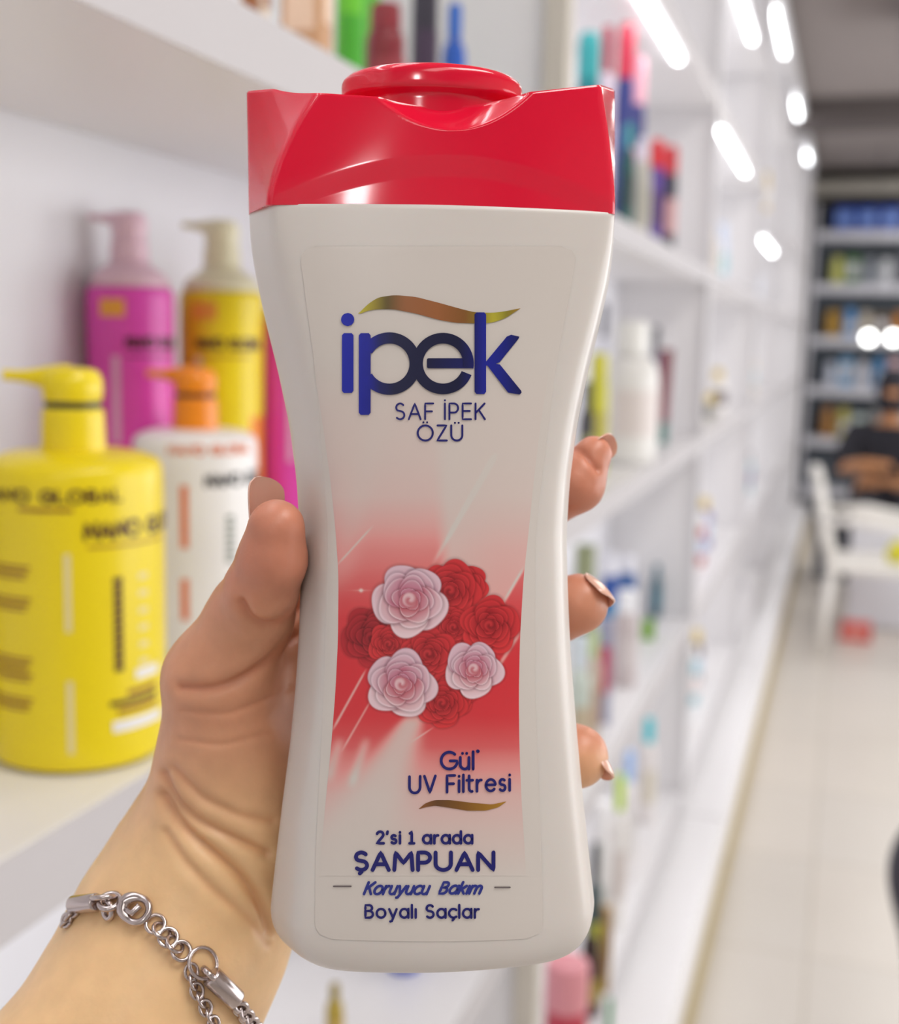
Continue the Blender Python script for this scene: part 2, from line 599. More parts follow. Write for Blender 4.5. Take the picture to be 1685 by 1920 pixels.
# rounded foot
zt, wl, cxl, z0 = rows[-1][0], w, cx, 0.0
for i in range(1, 15):
    a = i / 14 * math.pi / 2
    z = zt * (1 - math.sin(a)) + 0.0003
    ins = 11 * (1 - math.cos(a)) ** 1.15
    S = section(wl - ins, cxl, aL, aR, fs * (1 - 0.16 * (1 - math.cos(a)) ** 1.3), sg)
    body_rings.append(np.c_[S / 1000, np.full(len(S), z)])
body_rings = [np.c_[body_rings[0][:, :2] * 0.97, body_rings[0][:, 2:] + 0.0006]] + body_rings
NB = len(body_rings[0])
BV = np.vstack(body_rings)
BF = grid_faces(NB, len(body_rings), True)
BF += [tuple(range(NB)), tuple(reversed(range((len(body_rings) - 1) * NB, len(body_rings) * NB)))]
body = mesh_obj('body', BV, BF, PLASTIC_W, shampoo)
bvh = BVHTree.FromPolygons([Vector(v) for v in b2w(BV)], BF)


def on_surface(bv, P, off):
    """photo positions -> points on a surface (first hit from the camera), lifted by off"""
    out = np.zeros((len(P), 3))
    c = Vector(C0)
    for i, (px, py) in enumerate(P):
        r = ray(px, py)
        h, nrm, _i, _dd = bv.ray_cast(c, Vector(r))
        if h is None:
            p = C0 + r * DM
            nrm = Vector(-F)
            h = Vector(p)
        if nrm.dot(Vector(r)) > 0:
            nrm = -nrm
        out[i] = np.array(h + nrm * off)
    return out


# ---------------------------------------------------------------- cap
def cap_top(x, y):
    """height of the cap's rim (m) at local x, y (mm)"""
    ax = np.clip(np.abs(x) / 40, 0, 1)
    c = zaxis(231) + (zaxis(193) - zaxis(231)) * ax ** 1.5 + 0.0014 * x / 35
    return c + 0.00026 * np.clip(y + 12, 0, 20) * ax ** 3


ZS = zaxis(402)
RED = mat('red_glossy_plastic', srgb(224, 20, 54), 0.13, noise=0.02, scale=20, coat=0.25, sss=0.02)
NV = 110
cap_rings = []
xcen = 0
for j in range(NV + 1):
    v = j / NV
    zn = ZS + v * (zaxis(190) - ZS)
    py = 402 + v * (180 - 402)
    aL = 5.5 + 12.0 * v ** 1.5
    aR = 4.0 + 4.0 * v ** 1.5
    w, cx = fit_ring(zn, interp(L_SIL, py) - 1, interp(R_SIL, py) + 1, aL, aR, 1.02, 0.7)
    S = section(w, cx, aL, aR, 1.02, 0.7)
    if j == 0:
        xcen = cx
    zt_ = cap_top(S[:, 0] - cx, S[:, 1])
    z0_ = ZS + seam(S[:, 1])
    z = z0_ + v * (zt_ - z0_)
    S = S.copy()
    # shallow arched recess above the seam and thumb notch under the lid (front only)
    front = S[:, 1] < -9
    xx = (S[:, 0] - cx - 2.0)
    zb = fr(246) + (np.abs(xx) / 17.0) ** 2.0 * (fr(186) - fr(246))
    dep = np.clip((z - zb) * 1000, 0, 9)
    S[:, 1] += np.where(front & (np.abs(xx) < 22), 1.05 * dep ** 0.92, 0)
    za = fr(372) + np.clip(1 - (xx / 42) ** 2, 0, 1) * (fr(292) - fr(372))
    S[:, 1] += np.where(front, 0.5 * np.clip((za - z) * 1000 / 5.0, 0, 1), 0) * (S[:, 1] < -9)
    cap_rings.append(np.c_[S / 1000, z])
rim = cap_rings[-1]
ctr = rim.mean(axis=0)
# rolled lip, then the roof
cap_rings.append(np.c_[ctr[0] + (rim[:, 0] - ctr[0]) * 0.992, ctr[1] + (rim[:, 1] - ctr[1]) * 0.985, rim[:, 2] + 0.0005])
cap_rings.append(np.c_[ctr[0] + (rim[:, 0] - ctr[0]) * 0.975, ctr[1] + (rim[:, 1] - ctr[1]) * 0.95, rim[:, 2] + 0.0004])
cap_rings.append(np.c_[ctr[0] + (rim[:, 0] - ctr[0]) * 0.8, ctr[1] + (rim[:, 1] - ctr[1]) * 0.75, np.full(len(rim), zaxis(236))])
cap_rings.append(np.c_[ctr[0] + (rim[:, 0] - ctr[0]) * 0.2, ctr[1] + (rim[:, 1] - ctr[1]) * 0.2, np.full(len(rim), zaxis(235))])
low = cap_rings[0]
cap_rings = [np.c_[xcen / 1000 + (low[:, 0] - xcen / 1000) * 0.96, low[:, 1] * 0.94, low[:, 2] - 0.0002]] + cap_rings
CV = np.vstack(cap_rings)
NC = len(low)
CF = grid_faces(NC, len(cap_rings), True) + [tuple(reversed(range(NC))), tuple(range((len(cap_rings) - 1) * NC, len(cap_rings) * NC))]
cap = mesh_obj('cap', CV, CF, RED, shampoo, sharp=50)
lidc = w2b(C0 + ray(811, 165) * DM)
pr = rounded([(0.0195, 0.0), (0.0195, 0.0012), (0.0225, 0.0026), (0.0226, 0.0068), (0.0205, 0.0085), (0.006, 0.0092), (0.001, 0.0093)], 0.3)
v, f_ = lathe([(0.0195, -0.006)] + pr, 96)
lid = mesh_obj('flip_lid', np.array(v) * [1, 0.62, 1] + [lidc[0], 0.001, zaxis(164) - 0.0063], f_, RED, shampoo, sharp=50)
lid['label'] = 'round raised flip lid'


# ---------------------------------------------------------------- printed label
def patch(name, top, bot, left, right, step, off, m, parent, colfun=None, corner=0):
    nx = int((max(b for a, b in right) - min(b for a, b in left)) / step)
    ny = int((bot - top) / step)
    Y = np.linspace(top, bot, ny)
    U_ = np.linspace(0, 1, nx)
    lx = np.array([interp(left, y) for y in Y])
    rx = np.array([interp(right, y) for y in Y])
    if corner:
        e = np.clip((Y - (bot - corner)) / corner, 0, 1)
        ins = corner * (1 - np.sqrt(np.clip(1 - e * e, 0, 1)))
        e2 = np.clip(((top + corner) - Y) / corner, 0, 1)
        ins += corner * (1 - np.sqrt(np.clip(1 - e2 * e2, 0, 1)))
        lx, rx = lx + ins, rx - ins
    PX = lx[:, None] + (rx - lx)[:, None] * U_[None]
    PY = np.repeat(Y[:, None], nx, 1)
    if bot > 1700:
        PY = PY + 7 * (1 - ((PX - 800) / 220) ** 2) * np.clip((PY - 1600) / 150, 0, 1)
    W = on_surface(bvh, np.c_[PX.ravel(), PY.ravel()], off)
    col = colfun(PX, PY) if colfun else None
    fc = [(a, a + nx, b + nx, b) for a, b in ((j * nx + i, j * nx + i + 1) for j in range(ny - 1) for i in range(nx - 1))]
    return mesh_obj(name, w2b(W), fc, m, parent, colors=col)


FILM = mat('clear_label_film', srgb(213, 205, 198), 0.26, noise=0.01, scale=40)
patch('label_film', 462, 1758, [(462, 560), (700, 592), (1000, 616), (1300, 607), (1600, 592), (1760, 590)],
      [(462, 1084), (700, 1040), (1000, 1003), (1300, 1003), (1600, 1015), (1760, 1018)], 8, 0.00012, FILM, shampoo, corner=30)

WH = np.array(srgb(213, 205, 198)[:3])
REDP = np.array([0.66, 0.034, 0.045])
PINK = np.array([0.78, 0.32, 0.30])


def sm(a, b, x):
    t = np.clip((x - a) / (b - a + 1e-9), 0, 1)
    return t * t * (3 - 2 * t)


def paint(PX, PY):
    t = np.interp(PY, [680, 760, 860, 930, 985, 1030, 1080, 1160, 1260, 1340, 1400, 1440, 1490, 1560, 1650],
                  [0.0, 0.05, 0.09, 0.16, 0.38, 0.62, 0.76, 0.92, 1.0, 0.95, 0.8, 0.55, 0.26, 0.12, 0.0])
    # pale beam entering from the upper right
    edge = 826 + (PY - 1000) * 0.05
    diag = (PX - 986) * 0.866 + (PY - 1060) * 0.5
    beam = sm(-14, 22, PX - edge) * (1 - sm(-6, 4, diag)) * (1 - 0.25 * sm(0, 120, PX - edge)) * (1 - sm(1105, 1190, PY))
    t = t * (1 - 0.72 * beam)
    t = t * (1 - 0.25 * np.exp(-((PX - 655 - (1000 - PY) * 0.25) / 28) ** 2) * (1 - sm(1040, 1130, PY)))
    # pale sweep under the bouquet towards the lower left
    cxl_ = 790 - (PY - 1310) * 0.72
    wdt = 8 + np.clip(PY - 1320, 0, None) * 0.42
    sweep = np.exp(-(np.abs(PX - cxl_ - wdt * 0.55) / (wdt * 0.75 + 4)) ** 3) * sm(1325, 1360, PY)
    t = t * (1 - 0.8 * sweep)
    t = t * (1 - 0.45 * sm(40, 120, PX - 560 - (PY - 1380) * 0.9) * 0)

    def line(x0, y0, x1, y1, wd, am):
        L = math.hypot(x1 - x0, y1 - y0)
        ux, uy = (x1 - x0) / L, (y1 - y0) / L
        s = (PX - x0) * ux + (PY - y0) * uy
        dd = np.abs((PX - x0) * uy - (PY - y0) * ux)
        return am * np.exp(-(dd / wd) ** 2) * sm(-5, 25, s) * (1 - sm(L - 25, L + 5, s))
    li = line(688, 1252, 622, 1372, 2.2, 0.6) + line(697, 1310, 640, 1410, 2.0, 0.4) + line(700, 985, 630, 1062, 1.6, 0.4)
    li = li + line(978, 1180, 930, 1256, 3.5, 0.5) + line(815, 1362, 770, 1392, 1.5, 0.4) + line(985, 1058, 940, 1135, 2.5, 0.5)
    li = li + line(930, 850, 810, 1060, 4, 0.25) + line(640, 1380, 612, 1470, 10, 0.35) + line(690, 1380, 655, 1480, 9, 0.35)
    t = np.clip(t - li, 0, 1)
    c = WH + (PINK - WH) * np.clip(t * 1.9, 0, 1)[..., None] + (REDP - PINK) * sm(0.45, 1.0, t)[..., None]
    # tiny sparkle
    sp = np.exp(-((PX - 677) ** 2 + (PY - 1107) ** 2) / 9.0) + np.exp(-(np.abs(PX - 677) / 9 + np.abs(PY - 1107) / 1.2)) * 0.6
    c = c + (np.array([0.85, 0.7, 0.65]) - c) * np.clip(sp, 0, 0.9)[..., None]
    # ---- roses
    rnd = random.Random(5)
    RW = (np.array([0.84, 0.64, 0.68]), np.array([0.50, 0.07, 0.10]), np.array([0.50, 0.26, 0.42]))
    RR = (np.array([0.70, 0.04, 0.045]), np.array([0.16, 0.004, 0.010]), np.array([0.42, 0.012, 0.02]))
    RD = (np.array([0.50, 0.025, 0.035]), np.array([0.11, 0.004, 0.01]), np.array([0.28, 0.01, 0.018]))
    roses = [(872, 1098, 36, RR, .3), (843, 1108, 50, RR, .0), (850, 1176, 36, RR, .7), (918, 1172, 47, RR, 1.1), (697, 1195, 50, RD, .4), (728, 1208, 34, RR, .2),
             (803, 1226, 44, RR, .9), (850, 1300, 38, RR, 1.0), (828, 1318, 42, RR, .1), (768, 1124, 60, RW, .5), (752, 1282, 56, RW, 1.3), (888, 1254, 46, RW, .2)]
    for (rx, ry, RD_, pal, ph) in roses:
        lt, dk, sh = pal
        layers = 6
        for k in range(layers):
            kk = k / (layers - 1)
            n = 5 if k < 3 else (4 if k < 5 else 3)
            rk = RD_ * (0.56 * (1 - kk) ** 1.05 + 0.03)
            pk = RD_ * (0.50 * (1 - kk) ** 0.9 + 0.13)
            for i in range(n):
                an = ph + k * 0.95 + i * 2 * math.pi / n + rnd.uniform(-0.15, 0.15)
                ox, oy = rx + rk * math.cos(an), ry + rk * math.sin(an) * 0.95
                pr_ = pk * rnd.uniform(0.9, 1.08)
                dx, dy = PX - ox, PY - oy
                wob = 1 + 0.06 * np.sin(3 * np.arctan2(dy, dx) + an * 5)
                d = np.sqrt(dx * dx + dy * dy) / (pr_ * wob)
                m_ = 1 - sm(0.94, 1.03, d)
                if m_.max() <= 0:
                    continue
                q = (dx * math.cos(an) + dy * math.sin(an)) / pr_       # 1 at the outer lip
                lite = sm(-0.35 - 0.3 * (k < 2), 1.0, q) * (1 - (0.45 if lt[1] < 0.3 else 0.68) * kk) + 0.25 * sm(0.80, 0.93, d) * (1 - sm(0.94, 1.0, d))
                if lt[1] > 0.3:
                    lite = np.clip(lite, 0, 1) ** (1.2 + 0.9 * kk)
                tint = sm(-0.2, 1.0, math.sin(an * 1.0) * 0.5 + 0.3)
                cc = dk + (lt - dk) * np.clip(lite, 0, 1)[..., None]
                cc = cc + (sh - cc) * (0.35 * (1 - tint))
                ed = sm(0.93, 0.99, d)[..., None]
                cc = cc * (1 - 0.25 * ed)
                c = c * (1 - 0.25 * ((1 - sm(0.98, 1.2, d)) * (d > 0.9))[..., None])
                c = c * (1 - m_[..., None]) + cc * m_[..., None]
        d = np.sqrt((PX - rx) ** 2 + (PY - ry) ** 2)
        an = np.arctan2(PY - ry, PX - rx)
        spi = np.sin(an + d / (RD_ * 0.052) + ph)
        m_ = (1 - sm(RD_ * 0.18, RD_ * 0.27, d))[..., None]
        cc = dk + (lt - dk) * (0.25 + 0.35 * spi * 0.8 + 0.2)[..., None]
        c = c * (1 - m_) + cc * m_
    out = np.ones(PX.shape + (4,))
    out[..., :3] = np.clip(c, 0.003, 0.9)
    return out.reshape(-1, 4)


PRINT = mat('printed_label', (1, 1, 1, 1), 0.25, attr='print')
lab = patch('rose_label', 682, 1642, [(682, 588), (800, 606), (900, 620), (1000, 630), (1080, 635), (1200, 634), (1300, 629), (1400, 621), (1500, 611), (1640, 598)],
            [(682, 1030), (800, 1012), (900, 1000), (1000, 990), (1080, 981), (1200, 974), (1300, 972), (1400, 973), (1500, 977), (1640, 986)],
            1.6, 0.00016, PRINT, shampoo, paint)
lab['label'] = 'pink and red printed panel with a bouquet of roses'

INK = mat('navy_ink', srgb(30, 30, 112), 0.3, metal=0.2)
SCR = mat('blue_ink', srgb(38, 48, 135), 0.3)
GREYI = mat('grey_ink', srgb(110, 100, 100), 0.4)
FOIL = mat('metallic_foil_print', (1, 1, 1, 1), 0.32, metal=0.35, attr='print')


def label_text(name, text, x0, x1, top, base, wid, m=INK, shear=0.0, gap=0.29, space=0.46, rise=0.0):
    st, w = text_strokes(text, gap, space, shear)
    allx = [p[0] for s in st for p in s]
    mn, mx_ = min(allx), max(allx)
    hh = base - top - wid
    sx = (x1 - x0 - wid) / (mx_ - mn)
    st = [[(x0 + wid / 2 + (p[0] - mn) * sx, base - wid / 2 - p[1] * hh - rise * (p[0] - mn) / (mx_ - mn)) for p in s] for s in st]
    V, Fc = ribbons(st, wid, 4)
    W = on_surface(bvh, np.array(V), 0.0004)
    return mesh_obj(name, w2b(W), [tuple(reversed(f)) for f in Fc], m, shampoo, smooth=False)


label_text('label_text', 'SAF İPEK', 741, 910, 755, 788, 3.6)
label_text('label_text', 'ÖZÜ', 781, 868, 796, 828, 3.8)
label_text('label_text', 'Gül', 824, 889, 1407, 1444, 5.4, gap=0.24)
V, Fc = ribbons([arc(895, 1408, 1.6, 1.6, 0, 360, 8)], 4, 2)
mesh_obj('label_text', w2b(on_surface(bvh, np.array(V), 0.0004)), Fc, INK, shampoo, smooth=False)
label_text('label_text', 'UV Filtresi', 765, 957, 1453, 1489, 5.1, space=0.5, rise=5)
label_text('label_text', "2'si 1 arada", 704, 887, 1556, 1583, 5.2, space=0.5)
label_text('label_text', 'ŞAMPUAN', 664, 928, 1594, 1634, 7.4, gap=0.26)
label_text('script_text', 'Koruyucu', 680, 808, 1651, 1678, 5.0, SCR, shear=0.42, gap=0.2)
label_text('script_text', 'Bakım', 820, 905, 1651, 1677, 5.0, SCR, shear=0.42, gap=0.24)
label_text('label_text', 'Boyalı Saçlar', 683, 899, 1694, 1722, 4.6, space=0.5)
for x0, x1, y in ((626, 658, 1661), (927, 955, 1663)):
    V, Fc = ribbons([[(x0, y), (x1, y)]], 3, 4)
    mesh_obj('label_dash', w2b(on_surface(bvh, np.array(V), 0.0004)), Fc, GREYI, shampoo, smooth=False)


def foil(name, V, Fc, colfun, off=0.0004, lab_=None):
    V = np.array(V)
    W = on_surface(bvh, V, off)
    c = np.ones((len(V), 4))
    c[:, :3] = colfun(V[:, 0])
    return mesh_obj(name, w2b(W), Fc, FOIL, shampoo, smooth=True, colors=c, label=lab_)


def ramp(stops):
    xs = [s[0] for s in stops]
    cs = np.array([srgb(*s[1])[:3] for s in stops])
    return lambda x: np.stack([np.interp(x, xs, cs[:, k]) for k in range(3)], -1)


def swoosh(name, up, lo, cf, off):
    n = 60
    xu = np.linspace(up[0][0], up[-1][0], n)

    def smooth_interp(tab, x):
        a = np.array([t[0] for t in tab]); b = np.array([t[1] for t in tab])
        h = (up[-1][0] - up[0][0]) / 40
        return np.mean([np.interp(np.clip(x + k * h, a[0], a[-1]), a, b) for k in (-1, -.5, 0, .5, 1)], axis=0)
    yu, yl = smooth_interp(up, xu), smooth_interp(lo, xu)
    yl[0] = yu[0]; yl[-1] = yu[-1]
    V, Fc = [], []
    for i in range(n):
        for k in range(4):
            V.append((xu[i], yu[i] + (yl[i] - yu[i]) * k / 3))
    for i in range(n - 1):
        for k in range(3):
            a = i * 4 + k
            Fc.append((a, a + 1, a + 5, a + 4))
    return foil(name, V, Fc, cf, off, 'gold swoosh')


swoosh('gold_swoosh', [(671, 591), (685, 574), (708, 558), (740, 553.5), (779, 557), (822, 568), (865, 580), (890, 586), (922, 587), (947, 584), (975, 578)],
       [(671, 591), (688, 583), (708, 580), (737, 580), (779, 588), (822, 600), (853, 605.5), (893, 607), (922, 605.5), (947, 597), (975, 578)],
       ramp([(671, (190, 178, 60)), (700, (150, 135, 50)), (725, (92, 78, 40)), (760, (150, 96, 60)), (820, (160, 100, 58)), (870, (140, 92, 45)), (900, (150, 130, 50)), (925, (200, 190, 60)), (950, (150, 140, 50)), (975, (175, 130, 50))]), 0.0003)
swoosh('gold_swoosh', [(784, 1517), (797, 1505.5), (815, 1499.5), (842, 1499.5), (886, 1505), (922, 1508), (949, 1502)],
       [(784, 1517), (797, 1513), (815, 1510), (842, 1514), (875, 1519.5), (910, 1519.5), (934, 1513), (949, 1502)],
       ramp([(784, (150, 95, 50)), (820, (110, 75, 45)), (870, (140, 95, 40)), (949, (190, 140, 50))]), 0.0003)

blue = ramp([(640, (34, 44, 170)), (690, (30, 36, 150)), (712, (28, 32, 95)), (740, (24, 26, 62)), (860, (24, 26, 62)), (888, (28, 32, 110)), (905, (34, 42, 165)), (935, (32, 40, 150)), (980, (26, 30, 80))])


def rrect(x0, y0, x1, y1, r=3.5):
    P = []
    for cx, cy, a in ((x1 - r, y0 + r, -90), (x1 - r, y1 - r, 0), (x0 + r, y1 - r, 90), (x0 + r, y0 + r, 180)):
        P += arc(cx, cy, r, r, a, a + 90, 4)
    return P


def poly(P, off=0.00042):
    """outline -> fan-free strip mesh: slice convex outline into horizontal bands"""
    P = np.array(P)
    y0, y1 = P[:, 1].min(), P[:, 1].max()
    n = max(18, int((y1 - y0) / 4))
    V, Fc = [], []
    Q = np.vstack([P, P[:1]])
    for y in np.linspace(y0 + 0.02, y1 - 0.02, n):
        xs = []
        for a, b in zip(Q[:-1], Q[1:]):
            if (a[1] - y) * (b[1] - y) < 0:
                xs.append(a[0] + (b[0] - a[0]) * (y - a[1]) / (b[1] - a[1]))
        V += [(min(xs), y), (max(xs), y)]
    for i in range(n - 1):
        Fc.append((2 * i, 2 * i + 2, 2 * i + 3, 2 * i + 1))
    return V, Fc


def ring(cx, cy, ro, ri, a0, a1, n=64):
    V, Fc = [], []
    for i in range(n + 1):
        a = math.radians(a0 + (a1 - a0) * i / n)
        for r in (ro, (ro + ri) / 2, ri):
            V.append((cx + r * math.cos(a), cy + r * math.sin(a)))
    for i in range(n):
        for k in (0, 1):
            Fc.append((3 * i + k, 3 * i + k + 1, 3 * i + k + 4, 3 * i + k + 3))
    return V, Fc


def join(parts):
    V, Fc = [], []
    for v, f in parts:
        b = len(V)
        V += list(v)
        Fc += [tuple(b + i for i in q) for q in f]
    return V, Fc


def dil(px_pts, off=0.00042):
    return px_pts


foil('logo_letter', *join([poly(rrect(641.5, 625, 663, 737)), poly(arc(652, 599.5, 12.3, 12.3, 0, 350, 28))]), blue, 0.00042)
foil('logo_letter', *join([poly(rrect(673, 625, 695, 778)), ring(730, 682, 58.5, 37.5, -150, 150)]), blue, 0.00042)
foil('logo_letter', *join([ring(830, 682, 57.5, 37.5, 22, 360 + 9.5), poly(rrect(800, 672, 886, 691, 3))]), blue, 0.00044)
foil('logo_letter', *join([poly(rrect(889, 586, 910.5, 739)), poly([(908, 681), (951, 629), (957, 628), (971, 628.5), (973, 633), (934, 681.5), (911, 686)]), poly([(908.5, 680), (934, 681), (976, 733), (977, 738), (973, 740), (957, 739), (952, 737)])]), blue, 0.00042)

# ================================================================ HAND
HO = C0 + ray(420, 1600) * 0.33          # the hand object's origin


def hp(px, py, z):
    """photo position + distance towards the viewer (mm) -> camera-space mm"""
    t = DM * 1000 - z
    return np.array([(px - 842.5) / FPX * t, -(py - 960) / FPX * t, -t])


def chain(pts):
    return [(hp(*a[:3]), hp(*b[:3]), a[3], b[3]) for a, b in zip(pts[:-1], pts[1:])]


arm = chain([(-60, 2420, 6, 38), (130, 2130, -6, 33), (292, 1850, -20, 28.5), (345, 1735, -27, 28.5), (400, 1612, -30, 25.5), (440, 1520, -28, 20)])
thenar = chain([(440, 1540, -26, 19), (427, 1400, -20, 17), (412, 1275, -14, 14), (470, 1150, -6, 10.5)])
palm = []
for a in ((592, 1150, -37, 13), (650, 1220, -39, 13), (665, 1320, -39, 12.5), (655, 1430, -37, 12)):
    palm += chain([(470, 1560, -38, 17), a])
web = chain([(440, 1330, -28, 13), (560, 1230, -36, 11)])
thumb = chain([(470, 1160, -6, 10.5), (489, 1108, 2, 9.0), (510, 1050, 8, 8.2), (518, 990, 11, 7.0)])
fingers = [chain([(592, 1150, -37, 11), (860, 1000, -37, 9.0), (1010, 945, -36, 8.2), (1078, 905, -26, 8.0), (1112, 852, -26, 5.2)]),
           chain([(650, 1220, -39, 11), (900, 1190, -38, 9.5), (1015, 1160, -38, 9), (1084, 1132, -25, 8.2)]),
           chain([(665, 1320, -39, 11), (900, 1380, -38, 9), (1010, 1400, -37, 8.5), (1080, 1418, -25, 8.7)]),
           chain([(655, 1430, -37, 10.5), (850, 1510, -37, 8.5), (960, 1540, -36, 7.5), (1030, 1545, -30, 6.8)])]
HSTEP = 1.15
allp = [q for c in [arm, thenar, palm, web, thumb] + fingers for q in c]
lo = np.array([hp(-30, 2010, 0)[0] - 6, hp(0, 2030, 0)[1], -385.0])
hi = np.array([hp(1160, 0, -25)[0] + 4, hp(0, 790, 0)[1], -278.0])
N3 = np.ceil((hi - lo) / HSTEP).astype(int)
gx, gy, gz = [np.linspace(lo[k], lo[k] + HSTEP * (N3[k] - 1), N3[k], dtype=np.float32) for k in range(3)]
GX, GY, GZ = np.meshgrid(gx, gy, gz, indexing='ij', sparse=True)


def cone_sdf(a, b, ra, rb):
    d = b - a
    L2 = float(d @ d)
    t = ((GX - a[0]) * d[0] + (GY - a[1]) * d[1] + (GZ - a[2]) * d[2]) / L2
    np.clip(t, 0, 1, out=t)
    q = np.sqrt((GX - a[0] - t * d[0]) ** 2 + (GY - a[1] - t * d[1]) ** 2 + (GZ - a[2] - t * d[2]) ** 2)
    return (q - (ra + (rb - ra) * t)).astype(np.float32)


def smin(a, b, k):
    h = np.clip(k - np.abs(a - b), 0, None) / k
    return np.minimum(a, b) - h * h * k * 0.25


def union(prims, k):
    d = None
    for p in prims:
        s = cone_sdf(*p)
        d = s if d is None else smin(d, s, k)
    return d


vol = union(arm, 6)
vol = smin(vol, union(thenar, 5), 14)
vol = smin(vol, union(palm, 10), 12)
vol = smin(vol, union(web, 4), 9)
vol = smin(vol, union(thumb, 2.5), 3.5)
for fg in fingers:
    vol = smin(vol, union(fg, 2.0), 4)


def surface_nets(v, org, h):
    s = v < 0
    nx, ny, nz = v.shape
    acc = np.zeros((nx - 1, ny - 1, nz - 1, 3), np.float32)
    cnt = np.zeros((nx - 1, ny - 1, nz - 1), np.float32)
    for ax in range(3):
        o = [0, 1]
        others = [k for k in range(3) if k != ax]
        for i in o:
            for j in o:
                a_sl = [None] * 3
                b_sl = [None] * 3
                a_sl[ax] = slice(0, v.shape[ax] - 1)
                b_sl[ax] = slice(1, v.shape[ax])
                for k, e in zip(others, (i, j)):
                    a_sl[k] = b_sl[k] = slice(e, v.shape[k] - 1 + e)
                A, B = v[tuple(a_sl)], v[tuple(b_sl)]
                cr = (A < 0) != (B < 0)
                t = np.where(cr, A / np.where(cr, A - B, 1), 0)
                off = np.zeros(3)
                off[others[0]] = i
                off[others[1]] = j
                cnt += cr
                for k in range(3):
                    acc[..., k] += np.where(cr, t if k == ax else off[k], 0)
    has = cnt > 0
    idx = -np.ones(cnt.shape, np.int64)
    idx[has] = np.arange(has.sum())
    ii = np.argwhere(has)
    P = (ii + acc[has] / cnt[has][:, None]) * h + org
    quads = []
    for ax in range(3):
        b, c = [k for k in range(3) if k != ax]
        sl0 = [slice(1, v.shape[k] - 1) for k in range(3)]
        sl1 = list(sl0)
        sl0[ax] = slice(0, v.shape[ax] - 1)
        sl1[ax] = slice(1, v.shape[ax])
        A, B = s[tuple(sl0)], s[tuple(sl1)]
        for flip, msk in ((0, A & ~B), (1, ~A & B)):
            e = np.argwhere(msk)
            e[:, b] += 1
            e[:, c] += 1
            q = []
            for db, dc in ((0, 0), (1, 0), (1, 1), (0, 1)):
                f = e.copy()
                f[:, b] -= db
                f[:, c] -= dc
                q.append(idx[f[:, 0], f[:, 1], f[:, 2]])
            q = np.stack(q, 1)
            if (flip ^ (ax == 1)):
                q = q[:, ::-1]
            quads.append(q)
    return P, np.vstack(quads)


HP, HQ = surface_nets(vol, lo, HSTEP)
HQ = HQ[(HQ >= 0).all(1)]
del vol


def cam2w(P):
    return C0 + (P[:, :1] * R + P[:, 1:2] * U - P[:, 2:] * F) / 1000


hm = bpy.data.meshes.new('hand_raw')
hm.from_pydata([tuple(p) for p in HP], [], [tuple(int(i) for i in q) for q in HQ])
hm.validate()
ho = bpy.data.objects.new('hand_raw', hm)
COL.objects.link(ho)
s1 = ho.modifiers.new('s', 'SMOOTH')
s1.iterations = 4
s1.factor = 0.5
s2 = ho.modifiers.new('u', 'SUBSURF')
s2.levels = 1
dg = bpy.context.evaluated_depsgraph_get()
ev = ho.evaluated_get(dg)
me2 = ev.to_mesh()
nvv = len(me2.vertices)
co = np.zeros(nvv * 3, np.float32)
me2.vertices.foreach_get('co', co)
nr = np.zeros(nvv * 3, np.float32)
me2.vertices.foreach_get('normal', nr)
co, nr = co.reshape(-1, 3).astype(float), nr.reshape(-1, 3).astype(float)
fa = [tuple(p.vertices) for p in me2.polygons]
ev.to_mesh_clear()
bpy.data.objects.remove(ho)
bpy.data.meshes.remove(hm)
# creases
t_ = -co[:, 2]
hpx = 842.5 + FPX * co[:, 0] / t_
hpy = 960 - FPX * co[:, 1] / t_
facing = np.clip(nr[:, 2] * 1.8 - 0.35, 0, 1) if np.mean(nr[:, 2] * (co[:, 2] - co[:, 2].mean())) > 0 else np.clip(-nr[:, 2] * 1.5, 0, 1)
sgn = 1.0 if np.mean(nr[:, 2] * (co[:, 2] - co[:, 2].mean())) > 0 else -1.0


def pl_dist(P):
    best = np.full(len(hpx), 1e9)
    P = np.array(P, float)
    # smooth the polyline
    d = np.r_[0, np.cumsum(np.linalg.norm(np.diff(P, axis=0), axis=1))]
    s = np.linspace(0, d[-1], 24)
    Q = np.c_[np.interp(s, d, P[:, 0]), np.interp(s, d, P[:, 1])]
    for _ in range(4):
        Q[1:-1] = (Q[:-2] + 2 * Q[1:-1] + Q[2:]) / 4
    for a, b in zip(Q[:-1], Q[1:]):
        ab = b - a
        t = np.clip(((hpx - a[0]) * ab[0] + (hpy - a[1]) * ab[1]) / (ab @ ab), 0, 1)
        best = np.minimum(best, np.hypot(hpx - a[0] - t * ab[0], hpy - a[1] - t * ab[1]))
    return best


disp = np.zeros(nvv)
CREASES = [([(308, 1450), (330, 1500), (375, 1540), (440, 1572), (500, 1600)], 1.5, 10), ([(303, 1490), (340, 1550), (400, 1598), (450, 1640), (492, 1700), (506, 1745)], 2.0, 11),
           ([(312, 1560), (350, 1620), (410, 1680), (470, 1725), (500, 1770)], 0.8, 10), ([(340, 1288), (390, 1292), (440, 1280), (500, 1245), (552, 1190)], 1.4, 10),
           ([(452, 1130), (466, 1160), (495, 1174), (530, 1166), (566, 1130)], 1.5, 9), ([(330, 1440), (380, 1495), (450, 1530), (510, 1540)], 0.8, 9),
           ([(345, 1330), (420, 1338), (480, 1320), (540, 1290)], 0.35, 6), ([(340, 1385), (420, 1395), (500, 1375)], 0.3, 6), ([(1068, 838), (1095, 850), (1120, 880)], 0.9, 6)]
crease_mask = np.zeros(nvv)
